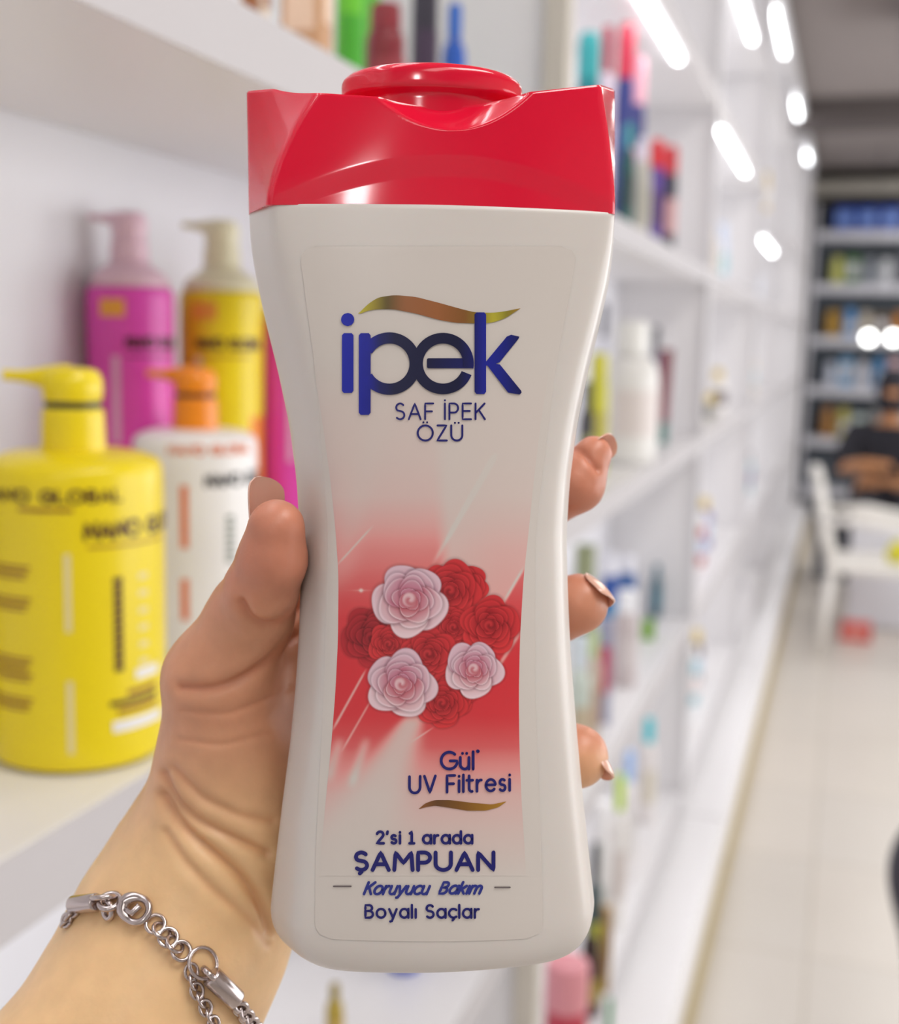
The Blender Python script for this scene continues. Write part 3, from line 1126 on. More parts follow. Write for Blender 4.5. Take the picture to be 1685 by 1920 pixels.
for P, A, wd in CREASES:
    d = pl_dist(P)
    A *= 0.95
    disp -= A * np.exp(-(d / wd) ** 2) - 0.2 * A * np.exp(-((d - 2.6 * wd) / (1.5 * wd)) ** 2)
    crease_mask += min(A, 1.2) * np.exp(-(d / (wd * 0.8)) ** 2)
# swelling of the thumb ball and thumb pad
disp += 1.2 * np.exp(-(((hpx - 400) / 75) ** 2 + ((hpy - 1400) / 90) ** 2))
disp += 0.8 * np.exp(-(((hpx - 512) / 40) ** 2 + ((hpy - 1060) / 60) ** 2))
co2 = co + nr * sgn * (disp * facing)[:, None]
# skin tone: redder fingertips and palm, yellower wrist also lightened like brightly lit skin
redm = np.clip(sm(1640, 1330, hpy) * 0.75 + 0.25 * sm(1200, 1050, hpy), 0, 1)
redm = np.maximum(redm, sm(1000, 1050, hpx) * sm(1480, 1380, hpy) * 0.9)
tan_ = np.array([0.84, 0.55, 0.29])
red_ = np.array([0.60, 0.235, 0.145])
scol = np.ones((nvv, 4))
scol[:, :3] = tan_ + (red_ - tan_) * redm[:, None]
scol[:, :3] *= (1 - np.clip(crease_mask, 0, 1)[:, None] * np.array([0.10, 0.22, 0.25]))  # shade of the folds painted into the colour along the creases
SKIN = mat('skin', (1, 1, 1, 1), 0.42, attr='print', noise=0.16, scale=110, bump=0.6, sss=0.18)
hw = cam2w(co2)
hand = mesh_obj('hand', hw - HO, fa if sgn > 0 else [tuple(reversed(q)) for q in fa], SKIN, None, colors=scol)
hand.location = HO
tag(hand, 'bare left hand and wrist of the photographer gripping the shampoo bottle from behind', 'hand')
hbvh = BVHTree.FromPolygons([Vector(v) for v in hw], fa)

NAIL = mat('fingernail', srgb(226, 178, 158), 0.2, noise=0.03, scale=60, sss=0.1, coat=0.3)


def nail(c, u, nrm, ln, wd, curl, lab_):
    """curved nail plate: c = (px, py, z) centre, u = length axis, nrm = outward"""
    c = hp(*c)
    u = _n(np.array(u, float))
    n_ = np.array(nrm, float)
    n_ = _n(n_ - u * (u @ n_))
    v_ = np.cross(u, n_)
    V = []
    nu, nvn = 20, 14
    for side in (0, 1):
        for i in range(nu):
            s = -1 + 2 * i / (nu - 1)
            hw_ = wd / 2 * (1 - max(0, abs(s) ** 3.2) * 0.55) if s < 0 else wd / 2 * math.sqrt(max(0.02, 1 - (max(0, s - 0.35) / 0.66) ** 2))
            for j in range(nvn):
                q = -1 + 2 * j / (nvn - 1)
                x = q * hw_
                h = -(x * x) / (wd * 0.95) - curl * s * s - side * 0.55
                V.append(c + u * s * ln / 2 + v_ * x + n_ * h)
    V = np.array(V)
    Fc = []
    m_ = nu * nvn
    for i in range(nu - 1):
        for j in range(nvn - 1):
            a = i * nvn + j
            Fc.append((a, a + 1, a + nvn + 1, a + nvn))
            Fc.append((m_ + a, m_ + a + nvn, m_ + a + nvn + 1, m_ + a + 1))
    bd = [j for j in range(nvn)] + [i * nvn + nvn - 1 for i in range(1, nu)] + [(nu - 1) * nvn + j for j in range(nvn - 2, -1, -1)] + [i * nvn for i in range(nu - 2, 0, -1)]
    for a, b in zip(bd, bd[1:] + bd[:1]):
        Fc.append((a, m_ + a, m_ + b, b))
    o = mesh_obj('fingernail', cam2w(V) - HO, Fc, NAIL, hand, sharp=60)
    o['label'] = lab_


nail((483, 948, 4), (-0.03, 1, 0.2), (-0.75, 0.1, -0.6), 14.5, 11.5, 0.4, 'long thumb nail')
nail((1117, 838, -28), (0.75, 0.62, 0.2), (-0.1, 0.75, -0.65), 11, 8.5, 0.5, 'index finger nail')
nail((1132, 1098, -23), (0.62, -0.62, 0.5), (0.75, 0.65, -0.2), 10.5, 10, 0.8, 'middle finger nail')
nail((1138, 1425, -24), (0.5, -0.8, 0.45), (0.8, 0.45, -0.25), 10, 9, 0.8, 'ring finger nail')

# ---------------------------------------------------------------- bracelet
STEEL = mat('polished_steel', srgb(196, 184, 182), 0.22, metal=1.0, noise=0.03, scale=50)
BO = C0 + ray(270, 1720) * 0.31
bracelet = empty('bracelet', BO, 'silver steel chain bracelet with lobster clasp around the wrist', 'bracelet')


def surf(px, py, off=1.2):
    r = ray(px, py)
    h, nrm, _i, _q = hbvh.ray_cast(Vector(C0), Vector(r))
    k = 0
    while h is None and k < 60:        # just off the outline: step inwards
        k += 1
        r = ray(px + 2 * k, py + k)
        h, nrm, _i, _q = hbvh.ray_cast(Vector(C0), Vector(r))
    if nrm.dot(Vector(r)) > 0:
        nrm = -nrm
    return np.array(h) + np.array(nrm) * off / 1000, np.array(nrm)


def link_mesh(name, c, t, nrm, ln, wd, rad, twist=0.0, m=STEEL, seg=8, par=None):
    t = _n(t)
    nrm = _n(nrm - t * (nrm @ t))
    b = np.cross(t, nrm)
    v = b * math.cos(twist) + nrm * math.sin(twist)
    P = []
    for k in range(24):
        a = 2 * math.pi * k / 24
        P.append(c + t * math.cos(a) * ln / 2000 + v * math.sin(a) * wd / 2000)
    V, Fc = tube(P, rad / 1000, seg, True)
    o = mesh_obj(name, np.array(V) - BO, Fc, m, par or bracelet)
    return o


def path_world(pxs, off):
    out = []
    for px, py in pxs:
        p, nn = surf(px, py, off)
        if p is not None:
            out.append((p, nn))
    return out


def resample(pts, step):
    P = np.array([p for p, n in pts])
    N = np.array([n for p, n in pts])
    d = np.r_[0, np.cumsum(np.linalg.norm(np.diff(P, axis=0), axis=1))]
    s = np.arange(0, d[-1], step / 1000)
    return [(np.array([np.interp(x, d, P[:, k]) for k in range(3)]), _n(np.array([np.interp(x, d, N[:, k]) for k in range(3)]))) for x in s]


def chain_links(pts, step, ln, wd, rad, tw=(0.25, 1.35), name='chain_link', skip=0):
    q = resample(pts, step)
    for i in range(len(q) - 1):
        t = q[i + 1][0] - q[i][0]
        link_mesh(name, (q[i][0] + q[i + 1][0]) / 2, t, q[i][1], ln, wd, rad, tw[i % 2])


def cyl(name, p, q, r, m=STEEL):
    p, q = np.array(p), np.array(q)
    d = q - p
    k = [0, 0.02, 0.06, 0.94, 0.98, 1.0]
    rr = [0.75, 0.93, 1, 1, 0.93, 0.75]
    V, Fc = tube([p + d * a for a in k], [r / 1000 * a for a in rr], 28)
    return mesh_obj(name, np.array(V) - BO, Fc, m, bracelet, sharp=50)


# braided chain coming round the outer edge of the wrist
lft = path_world([(150, 1706), (136, 1722), (130, 1733)], 1.3)
if len(lft) >= 2:
    e, en = lft[-1]
    back = [(e + np.array(-U) * 0.001 * k * 1.2 + F * 0.0026 * k + R * 0.0002 * k * k, en) for k in range(1, 10)]
    chain_links(lft + back, 1.7, 3.2, 2.8, 0.55, (0.5, -0.6))
p1, n1 = surf(150, 1703, 2.4)
p2, n2 = surf(194, 1699, 2.6)
cyl('end_cap', p1, p2, 2.3)
pc, nc = surf(205, 1690, 2.6)
link_mesh('jump_ring', pc, p2 - p1, nc, 6.0, 5.0, 0.75, 1.2)
pc, nc = surf(216, 1696, 2.4)
link_mesh('jump_ring', pc, R, nc, 5.0, 5.4, 0.8, 0.5)
pc, nc = surf(210, 1712, 2.0)
link_mesh('jump_ring', pc, U, nc, 4.0, 3.6, 0.75, 0.3)
# lobster clasp
pa, na = surf(238, 1697, 2.6)
pb, nb = surf(284, 1722, 2.6)
ax_ = _n(pb - pa)
bn = np.cross(ax_, na)
clasp = []
for k in range(29):
    a = 2 * math.pi * k / 28
    x = math.cos(a)
    wdd = 2.9 * (1 + 0.15 * x)
    clasp.append((pa + pb) / 2 + ax_ * x * 3.6 / 1000 + bn * math.sin(a) * wdd / 1000)
rads = [(0.95 + 0.75 * sm(0.1, -1, math.cos(2 * math.pi * k / 28))) / 1000 for k in range(28)]
V, Fc = tube(clasp[:28], rads, 14, True)
cl = mesh_obj('lobster_clasp', np.array(V) - BO, Fc, STEEL, bracelet)
lv0 = (pa + pb) / 2 - ax_ * 0.002 + bn * 0.0012 + na * 0.0009
V, Fc = tube([lv0, lv0 - bn * 0.0022 * 0 + ax_ * 0.0022 - bn * 0.0, lv0 + ax_ * 0.003 + bn * 0.0024 * (1 if (bn @ U) > 0 else -1)], [0.0007, 0.0008, 0.0009], 10)
mesh_obj('clasp_lever', np.array(V) - BO, Fc, STEEL, cl)
# open curb extension chain
ext = path_world([(288, 1728), (300, 1742), (315, 1758), (330, 1774), (344, 1788), (356, 1800)], 1.4)
chain_links(ext, 2.3, 4.6, 4.6, 0.52, (0.3, 0.9))
pr_, nr_ = surf(377, 1805, 1.6)
tl = _n(surf(400, 1830)[0] - surf(355, 1790)[0])
link_mesh('jump_ring', pr_, tl, nr_, 7.6, 7.2, 0.5, 0.25)
tail = path_world([(356, 1812), (358, 1835), (366, 1858), (376, 1878), (388, 1900), (398, 1922), (410, 1945)], 1.2)
chain_links(tail, 2.4, 3.9, 3.3, 0.42, (0.2, 1.0))
c1, m1 = surf(388, 1826, 2.6)
c2, m2 = surf(432, 1872, 2.8)
cyl('end_cap', c1, c2, 2.6)
link_mesh('jump_ring', c1 - (c2 - c1) * 0.05, c2 - c1, m1, 3.6, 4.2, 0.8, 1.4)
rgt = path_world([(434, 1876), (444, 1890), (455, 1906), (468, 1924), (480, 1945)], 1.8)
chain_links(rgt, 1.7, 3.8, 3.2, 0.62, (0.5, -0.6))

# ================================================================ PRODUCTS ON SHELVES
SH = lambda z: z + CAMZ


def solve_y(px, x, z):
    lo_, hi_ = 0.3, 40.0
    for _ in range(50):
        m_ = (lo_ + hi_) / 2
        q, _ = proj(np.array([x, m_, z]))
        if q < px:
            lo_ = m_
        else:
            hi_ = m_
    return lo_


def wrap_text(text, r, zc, a0, a1, h, wid, name, m, parent, off=0.0003, vertical=False):
    """lettering wrapped round a cylinder between angles a0..a1 (radians)"""
    st, w = text_strokes(text, 0.26, 0.6)
    arcw = abs(a1 - a0) * r
    sx = arcw / w
    st = [[(p[0] * sx, p[1] * h) for p in s] for s in st]
    V, Fc = ribbons(st, wid, 0.004)
    W = []
    for x, y in V:
        a = a0 + (a1 - a0) * (x / arcw)
        W.append(((r + off) * math.cos(a), (r + off) * math.sin(a), zc + y))
    return mesh_obj(name, W, [q if a1 > a0 else tuple(reversed(q)) for q in Fc], m, parent, smooth=False)


def wrap_rect(r, a0, a1, z0, z1, name, m, parent, off=0.0003, n=10, tilt=0.0):
    V, Fc = [], []
    for i in range(n + 1):
        a = a0 + (a1 - a0) * i / n
        for z in (z0, z1):
            V.append(((r + off) * math.cos(a), (r + off) * math.sin(a), z + tilt * i / n))
    for i in range(n):
        q = (2 * i, 2 * i + 2, 2 * i + 3, 2 * i + 1)
        Fc.append(q if a1 > a0 else tuple(reversed(q)))
    return mesh_obj(name, V, Fc, m, parent, smooth=True)


YEL = mat('yellow_jar_plastic', srgb(238, 214, 14), 0.3, noise=0.02, scale=20)
ORG = mat('orange_pump_plastic', srgb(240, 140, 20), 0.3, noise=0.02, scale=20)
WHT = mat('white_jar_plastic', srgb(238, 236, 235), 0.3, noise=0.02, scale=20)
MAG = mat('magenta_bottle_plastic', srgb(230, 74, 186), 0.3, noise=0.02, scale=20)
BRN = mat('dark_maroon_ink', srgb(70, 20, 22), 0.4)
BRL = mat('brown_ink', srgb(150, 95, 22), 0.45)
BLK = mat('black_ink', srgb(28, 26, 30), 0.4)
ORI = mat('orange_ink', srgb(228, 120, 70), 0.4)
CRM = mat('cream_ink', srgb(232, 218, 160), 0.4)
PPK = mat('pale_pink_pump', srgb(232, 196, 212), 0.35, noise=0.02, scale=20)
PYL = mat('pale_yellow_pump', srgb(238, 232, 200), 0.35, noise=0.02, scale=20)
PKI = mat('pale_pink_ink', srgb(232, 170, 210), 0.4)
STK = mat('orange_sticker', srgb(240, 165, 60), 0.5)


def pump(root, z0, r, h, m, gapm, ang, collar_h):
    """collar, dark ring and a swan-neck pump head pointing along ang"""
    v, f = lathe([(x, z + z0) for x, z in rounded([(r * 1.06, 0), (r * 1.04, collar_h * 0.1), (r, collar_h * 0.94), (r * 0.9, collar_h)], .2)], 48)
    mesh_obj('pump_collar', v, f, m, root, sharp=45)
    zg = z0 + collar_h
    v, f = lathe([(r * 0.92, zg), (r * 0.92, zg + h * 0.19)], 40)
    mesh_obj('pump_stem', v, f, gapm, root, sharp=45)
    zb = zg + h * 0.18
    hh = h * 0.9
    prof = rounded([(r * 0.93, 0), (r * 0.98, hh * 0.25), (r * 0.98, hh * 0.6), (r * 0.8, hh * 0.92), (0.001, hh)], .35)
    v, f = lathe([(x, z + zb) for x, z in prof], 48)
    hd = mesh_obj('pump_head', v, f, m, root, sharp=60)
    dx, dy = math.cos(ang), math.sin(ang)
    P, rr = [], []
    for i in range(14):
        t = i / 13
        s = r * (0.1 + 2.1 * t)
        P.append((dx * s, dy * s, zb + hh * (0.62 + 0.10 * t)))
        rr.append(r * (0.50 - 0.32 * sm(0, .85, t)))
    v, f = tube(P, rr, 18)
    mesh_obj('pump_spout', np.array(v), f, m, root, sharp=60)
    return hd


CA = math.atan2(-0.62, 0.43)            # direction from the shelf products to the camera


def jar(loc, r, h, m, pm, label, collar_r, collar_h, pump_h, ang, group):
    root = empty('pump_jar', loc, label, 'pump jar', group)
    pr_ = rounded([(r * 0.90, 0), (r * 0.985, h * 0.015), (r, h * 0.05), (r, h * 0.90), (r * 0.97, h * 0.965), (r * 0.72, h * 0.995), (r * 0.4, h)], .35)
    v, f = lathe(pr_, 96)
    mesh_obj('jar_body', v, f, m, root, sharp=60)
    pump(root, h * 0.99, collar_r, pump_h, pm, BLK if m is YEL else BRN, ang, collar_h)
    return root


zs = SH(-0.25)
c = C0 + ray(143, 1455) * 0.70
YJ = (c[0] - 0.022, c[1] + 0.036, zs + 0.001)
j1 = jar(YJ, 0.0510, 0.180, YEL, YEL, 'large yellow pump jar with NANO GLOBAL lettering at the front left shelf edge', 0.0175, 0.026, 0.022, math.radians(205), 'pump jars on the near shelf')
va = math.atan2(-YJ[1], -YJ[0])          # towards the camera
r = 0.0510
wrap_text('NANO GLOBAL', r, 0.1555, va - 1.12, va + 0.50, 0.0062, 0.0017, 'jar_text', BRN, j1)
wrap_rect(r, va - 0.62, va - 0.02, 0.1500, 0.1520, 'jar_small_print', BRL, j1)
wrap_text('NANO GLOBAL', r, 0.1350, va + 0.10, va + 1.75, 0.0085, 0.0023, 'jar_text', BRN, j1)
wrap_rect(r, va + 0.12, va + 1.2, 0.1295, 0.1308, 'jar_small_print', BRL, j1)
for a, b in ((0.127, 0.083), (0.055, 0.013)):
    wrap_rect(r, va - 0.13, va - 0.06, b, a, 'jar_stripe', CRM, j1)
for k, zc in enumerate((0.118, 0.100, 0.066, 0.043)):
    for i in range(3 if k != 2 else 5):
        wrap_rect(r, va - 1.25, va - 0.50 - 0.03 * ((i * 7) % 3), zc - i * 0.0030, zc - i * 0.0030 + 0.0016, 'jar_small_print', BRL, j1)
for i in range(11):
    zc = 0.108 - i * 0.0050
    wrap_rect(r, va + 0.39, va + 0.50, zc, zc + 0.0041, 'jar_vertical_print', BRN, j1, n=3)
    if i % 2 == 0:
        wrap_rect(r, va + 0.72, va + 0.86, zc + 0.001, zc + 0.0045, 'jar_pale_print', CRM, j1, n=3)
wrap_rect(r, va + 0.66, va + 1.05, 0.051, 0.057, 'jar_pale_print', WHT, j1)
for i, (zz, a, b) in enumerate(((0.043, .55, 1.0), (0.038, .33, 1.0), (0.033, .42, 1.0))):
    wrap_rect(r, va + a, va + b, zz, zz + 0.003, 'jar_small_print', BRN if i == 1 else BRL, j1)
wrap_rect(r, va + 0.36, va + 1.1, 0.0225, 0.029, 'jar_pale_print', WHT, j1)

c = C0 + ray(-95, 1200) * 0.93
jar((-0.545, 0.59, zs + 0.001), 0.0455, 0.176, YEL, YEL, 'yellow pump jar mostly cut off by the left edge of the photo', 0.020, 0.029, 0.024, math.radians(180), 'pump jars on the near shelf')

WJ = (-0.487, 0.862, zs + 0.001)
j2 = jar(WJ, 0.0490, 0.174, WHT, ORG, 'white pump jar with an orange pump between the yellow jar and the thumb', 0.0170, 0.026, 0.022, math.radians(205), 'pump jars on the near shelf')
va = math.atan2(-WJ[1], -WJ[0])
r = 0.0490
wrap_text('NANO GLOBAL', r, 0.158, va - 0.42, va + 1.0, 0.0062, 0.0018, 'jar_text', ORI, j2)
wrap_text('NANO GLOBAL', r, 0.1335, va + 0.15, va + 1.7, 0.0085, 0.0024, 'jar_text', BLK, j2)
for a, b in ((0.134, 0.086), (0.062, 0.03)):
    wrap_rect(r, va - 0.24, va - 0.12, b, a, 'jar_stripe', ORI, j2)
GRY = mat('grey_green_ink', srgb(120, 128, 118), 0.45)
for i in range(7):
    zc = 0.106 - i * 0.0055
    wrap_rect(r, va + 0.48, va + 0.62, zc, zc + 0.004, 'jar_vertical_print', GRY, j2, n=3)


def tall(loc, r, h, m, pm, label, ink, stripe, sticker, text_a, rz=0.0):
    root = empty('pump_bottle', loc, label, 'pump bottle', 'tall pump bottles at the back of the near shelf')
    pr_ = rounded([(r * 0.88, 0), (r * 0.95, h * 0.01), (r * 0.97, h * 0.5), (r * 1.0, h * 0.97), (r * 0.97, h * 0.995), (r * 0.9, h)], .3)
    v, f = lathe(pr_, 80)
    mesh_obj('bottle_body', v, f, m, root, sharp=60)
    pr_ = rounded([(r * 0.93, h), (r * 0.85, h + 0.010), (r * 0.42, h + 0.020), (r * 0.40, h + 0.027)], .4)
    v, f = lathe(pr_, 64)
    mesh_obj('bottle_shoulder', v, f, pm, root)
    pump(root, h + 0.022, r * 0.42, 0.022, pm, pm, math.radians(200), 0.016)
    va = math.atan2(-loc[1], -loc[0])
    wrap_text('NANO GLOBAL', r * 0.99, h - 0.048, va + text_a, va + text_a + 1.7, 0.008, 0.0024, 'bottle_text', BRN, root, 0.0006)
    wrap_rect(r * 0.99, va + text_a, va + text_a + 1.3, h - 0.0555, h - 0.054, 'bottle_small_print', ink, root, 0.0006)
    wrap_rect(r * 0.99, va - 0.55 + stripe, va - 0.37 + stripe, h - 0.125, h - 0.055, 'bottle_stripe', PKI if m is MAG else CRM, root, 0.0006)
    if sticker:
        wrap_rect(r * 0.995, va - 0.72, va - 0.12, h - 0.024, h - 0.010, 'price_sticker', STK, root, 0.0006)
    return root


tall((-0.564, 0.893, zs + 0.001), 0.0355, 0.284, MAG, PPK, 'tall magenta pump bottle with an orange price sticker behind the yellow jar', BRN, 0.12, True, -0.1)
ty = tall((-0.520, 0.968, zs + 0.001), 0.0365, 0.284, YEL, PYL, 'tall yellow pump bottle standing behind the white jar with orange pump', BRL, -0.12, True, -0.62)
wrap_rect(0.0352, math.atan2(-0.968, 0.520) + 0.72, math.atan2(-0.968, 0.520) + 1.5, 0.01, 0.24, 'bottle_side_print', ORG, ty, 0.0005)
tall((-0.474, 1.024, zs + 0.001), 0.0355, 0.262, MAG, PPK, 'magenta pump bottle half hidden behind the left side of the held shampoo', BRN, 0.3, False, -0.3)


def product(kind, loc, r, h, cols, name, label, cat, group=None, rz=0.0):
    """cols: body, cap, band"""
    root = empty(name, loc, label, cat, group, rz)
    body_m = cm(cols[0])
    if kind == 'box':
        rbox('carton', -r, r, -r * 0.7, r * 0.7, 0, h, body_m, root, 0.002)
        rbox('printed_panel', -r * 0.7, r * 0.7, -r * 0.7 - 0.0008, -r * 0.69, h * 0.3, h * 0.75, cm(cols[2]), root, 0)
        rbox('printed_panel', -r * 0.25, r * 1.0 + 0.0008, -r * 0.5, r * 0.5, h * 0.35, h * 0.7, cm(cols[2]), root, 0)
        rbox('top_flap', -r * 0.97, r * 0.97, -r * 0.66, r * 0.66, h, h + 0.0012, cm(cols[1]), root, 0.0005)
        return root
    if kind == 'bottle':
        v, f = lathe(rounded([(r * .85, 0), (r, h * .02), (r, h * .62), (r * .85, h * .72), (r * .42, h * .77), (r * .4, h * .8)], .3), 32)
        mesh_obj('bottle_body', v, f, body_m, root)
        v, f = lathe(rounded([(r * .55, h * .775), (r * .56, h * .96), (r * .5, h), (r * .1, h)], .25), 28)
        mesh_obj('bottle_cap', v, f, cm(cols[1]), root, sharp=50)
    elif kind == 'wide':
        v, f = lathe(rounded([(r * .85, 0), (r, h * .02), (r * .96, h * .70), (r * .8, h * .77), (r * .75, h * .78)], .3), 36)
        mesh_obj('bottle_body', v, f, body_m, root)
        v, f = lathe(rounded([(r * .78, h * .782), (r * .74, h * .97), (r * .66, h), (r * .1, h)], .25), 32)
        mesh_obj('bottle_cap', v, f, cm(cols[1]), root, sharp=50)
    elif kind == 'jar':
        v, f = lathe(rounded([(r * .85, 0), (r * .94, h * .04), (r * .95, h * .62), (r * .9, h * .64)], .3), 36)
        mesh_obj('jar_body', v, f, body_m, root)
        v, f = lathe(rounded([(r, h * .62), (r, h * .93), (r * .93, h), (r * .1, h)], .2), 36)
        mesh_obj('jar_lid', v, f, cm(cols[1]), root, sharp=50)
    elif kind == 'tube':
        v, f = lathe(rounded([(r * .7, 0), (r * .72, h * .22), (r * .7, h * .24)], .2), 28)
        mesh_obj('tube_cap', v, f, cm(cols[1]), root, sharp=50)
        V, Fc = [], []
        for k in range(12):
            t = k / 11
            rx_, ry_ = r * (0.75 + 0.25 * t), r * 0.75 * (1 - t) + 0.002
            for i in range(28):
                a = 2 * math.pi * i / 28
                V.append((rx_ * math.cos(a), ry_ * math.sin(a), h * (0.23 + 0.77 * t)))
        Fc = grid_faces(28, 12, True) + [tuple(reversed(range(28))), tuple(range(11 * 28, 12 * 28))]
        mesh_obj('tube_body', V, Fc, body_m, root)
    elif kind == 'spray':
        v, f = lathe(rounded([(r * .9, 0), (r, h * .02), (r, h * .70), (r * .75, h * .76), (r * .6, h * .77)], .3), 32)
        mesh_obj('can_body', v, f, body_m, root)
        v, f = lathe(rounded([(r * .93, h * .745), (r * .93, h * .94), (r * .7, h), (r * .1, h)], .25), 32)
        mesh_obj('can_cap', v, f, cm(cols[1]), root, sharp=50)
    if kind in ('bottle', 'spray', 'wide'):
        wrap_rect(r * (1 if kind != 'wide' else .985), -1.9, 0.7, h * .2, h * .52, 'product_label', cm(cols[2]), root, 0.0007, 14)
    elif kind == 'jar':
        wrap_rect(r * .95, -1.9, 0.7, h * .15, h * .5, 'product_label', cm(cols[2]), root, 0.0007, 14)
    return root


def place(px, ptop, wpx, level, x, kind, cols, name, label, cat, group=None, rmax=0.06):
    z = SH(level) + 0.001
    zt2 = z + 0.15
    for _ in range(6):
        y = solve_y(px, x, (z + zt2) / 2)
        dep = (np.array([x, y, zt2]) - C0) @ F
        rr = ray(px, ptop)
        zt2 = CAMZ + rr[2] / rr[1] * y
    h = max(0.05, min(zt2 - z, 0.385))
    r_ = min(wpx * dep / FPX / 2, rmax)
    if kind == 'box':
        r_ *= 0.8
    return product(kind, (x, y, z), r_, h, cols, name, label, cat, group)


WH_, GR_ = (235, 233, 232), (190, 186, 184)
G1 = 'products on the upper near shelf'
place(478, -160, 62, .20, -.43, 'box', ((214, 196, 176), (226, 214, 200), (150, 92, 50)), 'product_carton', 'beige and brown carton at the left of the upper shelf row', 'carton', G1)
place(575, -160, 105, .20, -.43, 'box', ((196, 150, 110), (220, 205, 190), (228, 196, 168)), 'product_carton', 'brown patterned carton left of the bright green bottle', 'carton', G1)
place(655, -120, 52, .20, -.43, 'spray', ((104, 196, 44), (104, 196, 44), (70, 168, 40)), 'spray_can', 'bright green can between brown carton and dark red bottle on upper shelf', 'spray can', G1)
place(722, 8, 76, .20, -.43, 'wide', ((128, 30, 42), (138, 36, 48), (150, 52, 62)), 'dark_red_bottle', 'dark red ribbed bottle above the held red cap', 'bottle', G1)
place(796, -130, 50, .20, -.43, 'spray', ((42, 36, 52), (42, 36, 52), (60, 40, 66)), 'spray_can', 'black can between dark red and blue bottles on upper shelf', 'spray can', G1)
place(850, 8, 46, .20, -.43, 'bottle', ((28, 90, 190), (24, 100, 200), (30, 70, 170)), 'blue_bottle', 'royal blue bottle at the right end of the upper near shelf', 'bottle', G1)
place(688, -120, 54, .20, -.53, 'spray', ((90, 190, 50), (90, 190, 50), (60, 160, 40)), 'spray_can', 'green can standing behind the dark red bottle', 'spray can', G1)

G2 = 'products on the upper shelf of the second bay'
place(1064, 100, 26, .20, -.41, 'bottle', ((222, 222, 232), (226, 216, 206), (235, 235, 240)), 'white_bottle', 'small pale bottle left of the teal can in second bay', 'bottle', G2)
place(1099, 62, 46, .20, -.42, 'spray', ((18, 140, 150), (60, 175, 180), (20, 120, 130)), 'spray_can', 'teal can just above the right corner of the red cap', 'spray can', G2)
place(1133, 50, 36, .20, -.44, 'bottle', ((214, 196, 212), (160, 30, 60), (225, 215, 230)), 'lilac_bottle', 'lilac bottle with a crimson cap right of the teal can', 'bottle', G2)
place(1168, 42, 36, .20, -.43, 'spray', ((52, 60, 130), (206, 50, 78), (60, 80, 150)), 'spray_can', 'navy can with a red cap on upper shelf of second bay', 'spray can', G2)
place(1192, 38, 32, .20, -.45, 'spray', ((54, 56, 120), (230, 170, 186), (214, 170, 190)), 'spray_can', 'navy can with pink cap behind the red-capped navy can', 'spray can', G2)
place(1176, 232, 28, .20, -.40, 'bottle', ((24, 84, 80), (70, 160, 160), (30, 60, 60)), 'green_bottle', 'dark green bottle with a pale teal cap beside the red cap edge', 'bottle', G2)
place(1203, 258, 34, .20, -.41, 'bottle', ((190, 186, 172), (225, 222, 230), (180, 176, 160)), 'cream_bottle', 'cream bottle with a white cap left of the purple one', 'bottle', G2)
place(1228, 262, 30, .20, -.415, 'spray', ((92, 60, 150), (214, 30, 44), (80, 40, 110)), 'spray_can', 'purple can with a bright red cap on upper shelf', 'spray can', G2)
place(1254, 274, 28, .20, -.42, 'spray', ((34, 30, 52), (196, 30, 44), (200, 150, 150)), 'spray_can', 'black can with a red cap nearest the second bay end panel', 'spray can', G2)

G3 = 'products on the middle shelf of the second bay'
place(1098, 715, 30, -.25, -.40, 'bottle', ((44, 40, 44), (30, 30, 36), (150, 150, 90)), 'black_bottle', 'black bottle with an olive label just above the index fingertip', 'bottle', G3)
place(1120, 662, 40, -.25, -.44, 'wide', ((200, 196, 40), (206, 200, 30), (180, 170, 40)), 'yellow_bottle', 'yellow-green bottle behind the black one in second bay', 'bottle', G3)
place(1128, 568, 24, -.25, -.53, 'bottle', ((214, 214, 224), (38, 36, 66), (200, 200, 214)), 'white_bottle', 'tall pale bottle with a navy cap next to the held bottle waist', 'bottle', G3)
place(1180, 602, 118, -.25, -.425, 'bottle', ((232, 230, 226), (236, 235, 230), (224, 214, 210)), 'large_white_bottle', 'large white bottle with stepped shoulder on second bay middle shelf', 'bottle', G3, 0.06)
place(1226, 612, 20, -.25, -.47, 'bottle', ((110, 110, 130), (26, 34, 50), (90, 90, 110)), 'grey_bottle', 'slim grey bottle with black cap behind the large white bottle', 'bottle', G3)
place(1246, 655, 24, -.25, -.425, 'tube', ((128, 46, 60), (20, 110, 100), (60, 30, 40)), 'cream_tube', 'burgundy tube on a teal cap right of the large white bottle', 'tube', G3)

G4 = 'products on the lower shelf of the second bay'
place(1092, 1022, 44, -.75, -.47, 'box', ((150, 156, 120), (120, 130, 90), (90, 96, 70)), 'product_carton', 'olive carton above the middle fingertip', 'carton', G4)
for i, (px, s) in enumerate(((1142, 'left'), (1174, 'middle'), (1206, 'right'))):
    place(px, 1036 + 5 * i, 36, -.75, -.51, 'wide', ((20, 70 + 12 * i, 150), (226, 226, 234), (30, 120, 170)), 'blue_bottle', '%s one of three blue bottles with white caps on second bay lower shelf' % s, 'bottle', 'blue bottles with white caps', 0.030)
place(1230, 1058, 20, -.75, -.46, 'bottle', ((30, 90, 110), (40, 100, 120), (40, 110, 130)), 'teal_bottle', 'slim teal bottle right of the three blue bottles', 'bottle', G4)
place(1084, 1190, 44, -.75, -.40, 'bottle', ((196, 206, 196), (214, 224, 232), (190, 176, 150)), 'clear_bottle', 'pale clear bottle tucked against the held bottle lower right side', 'bottle', G4)
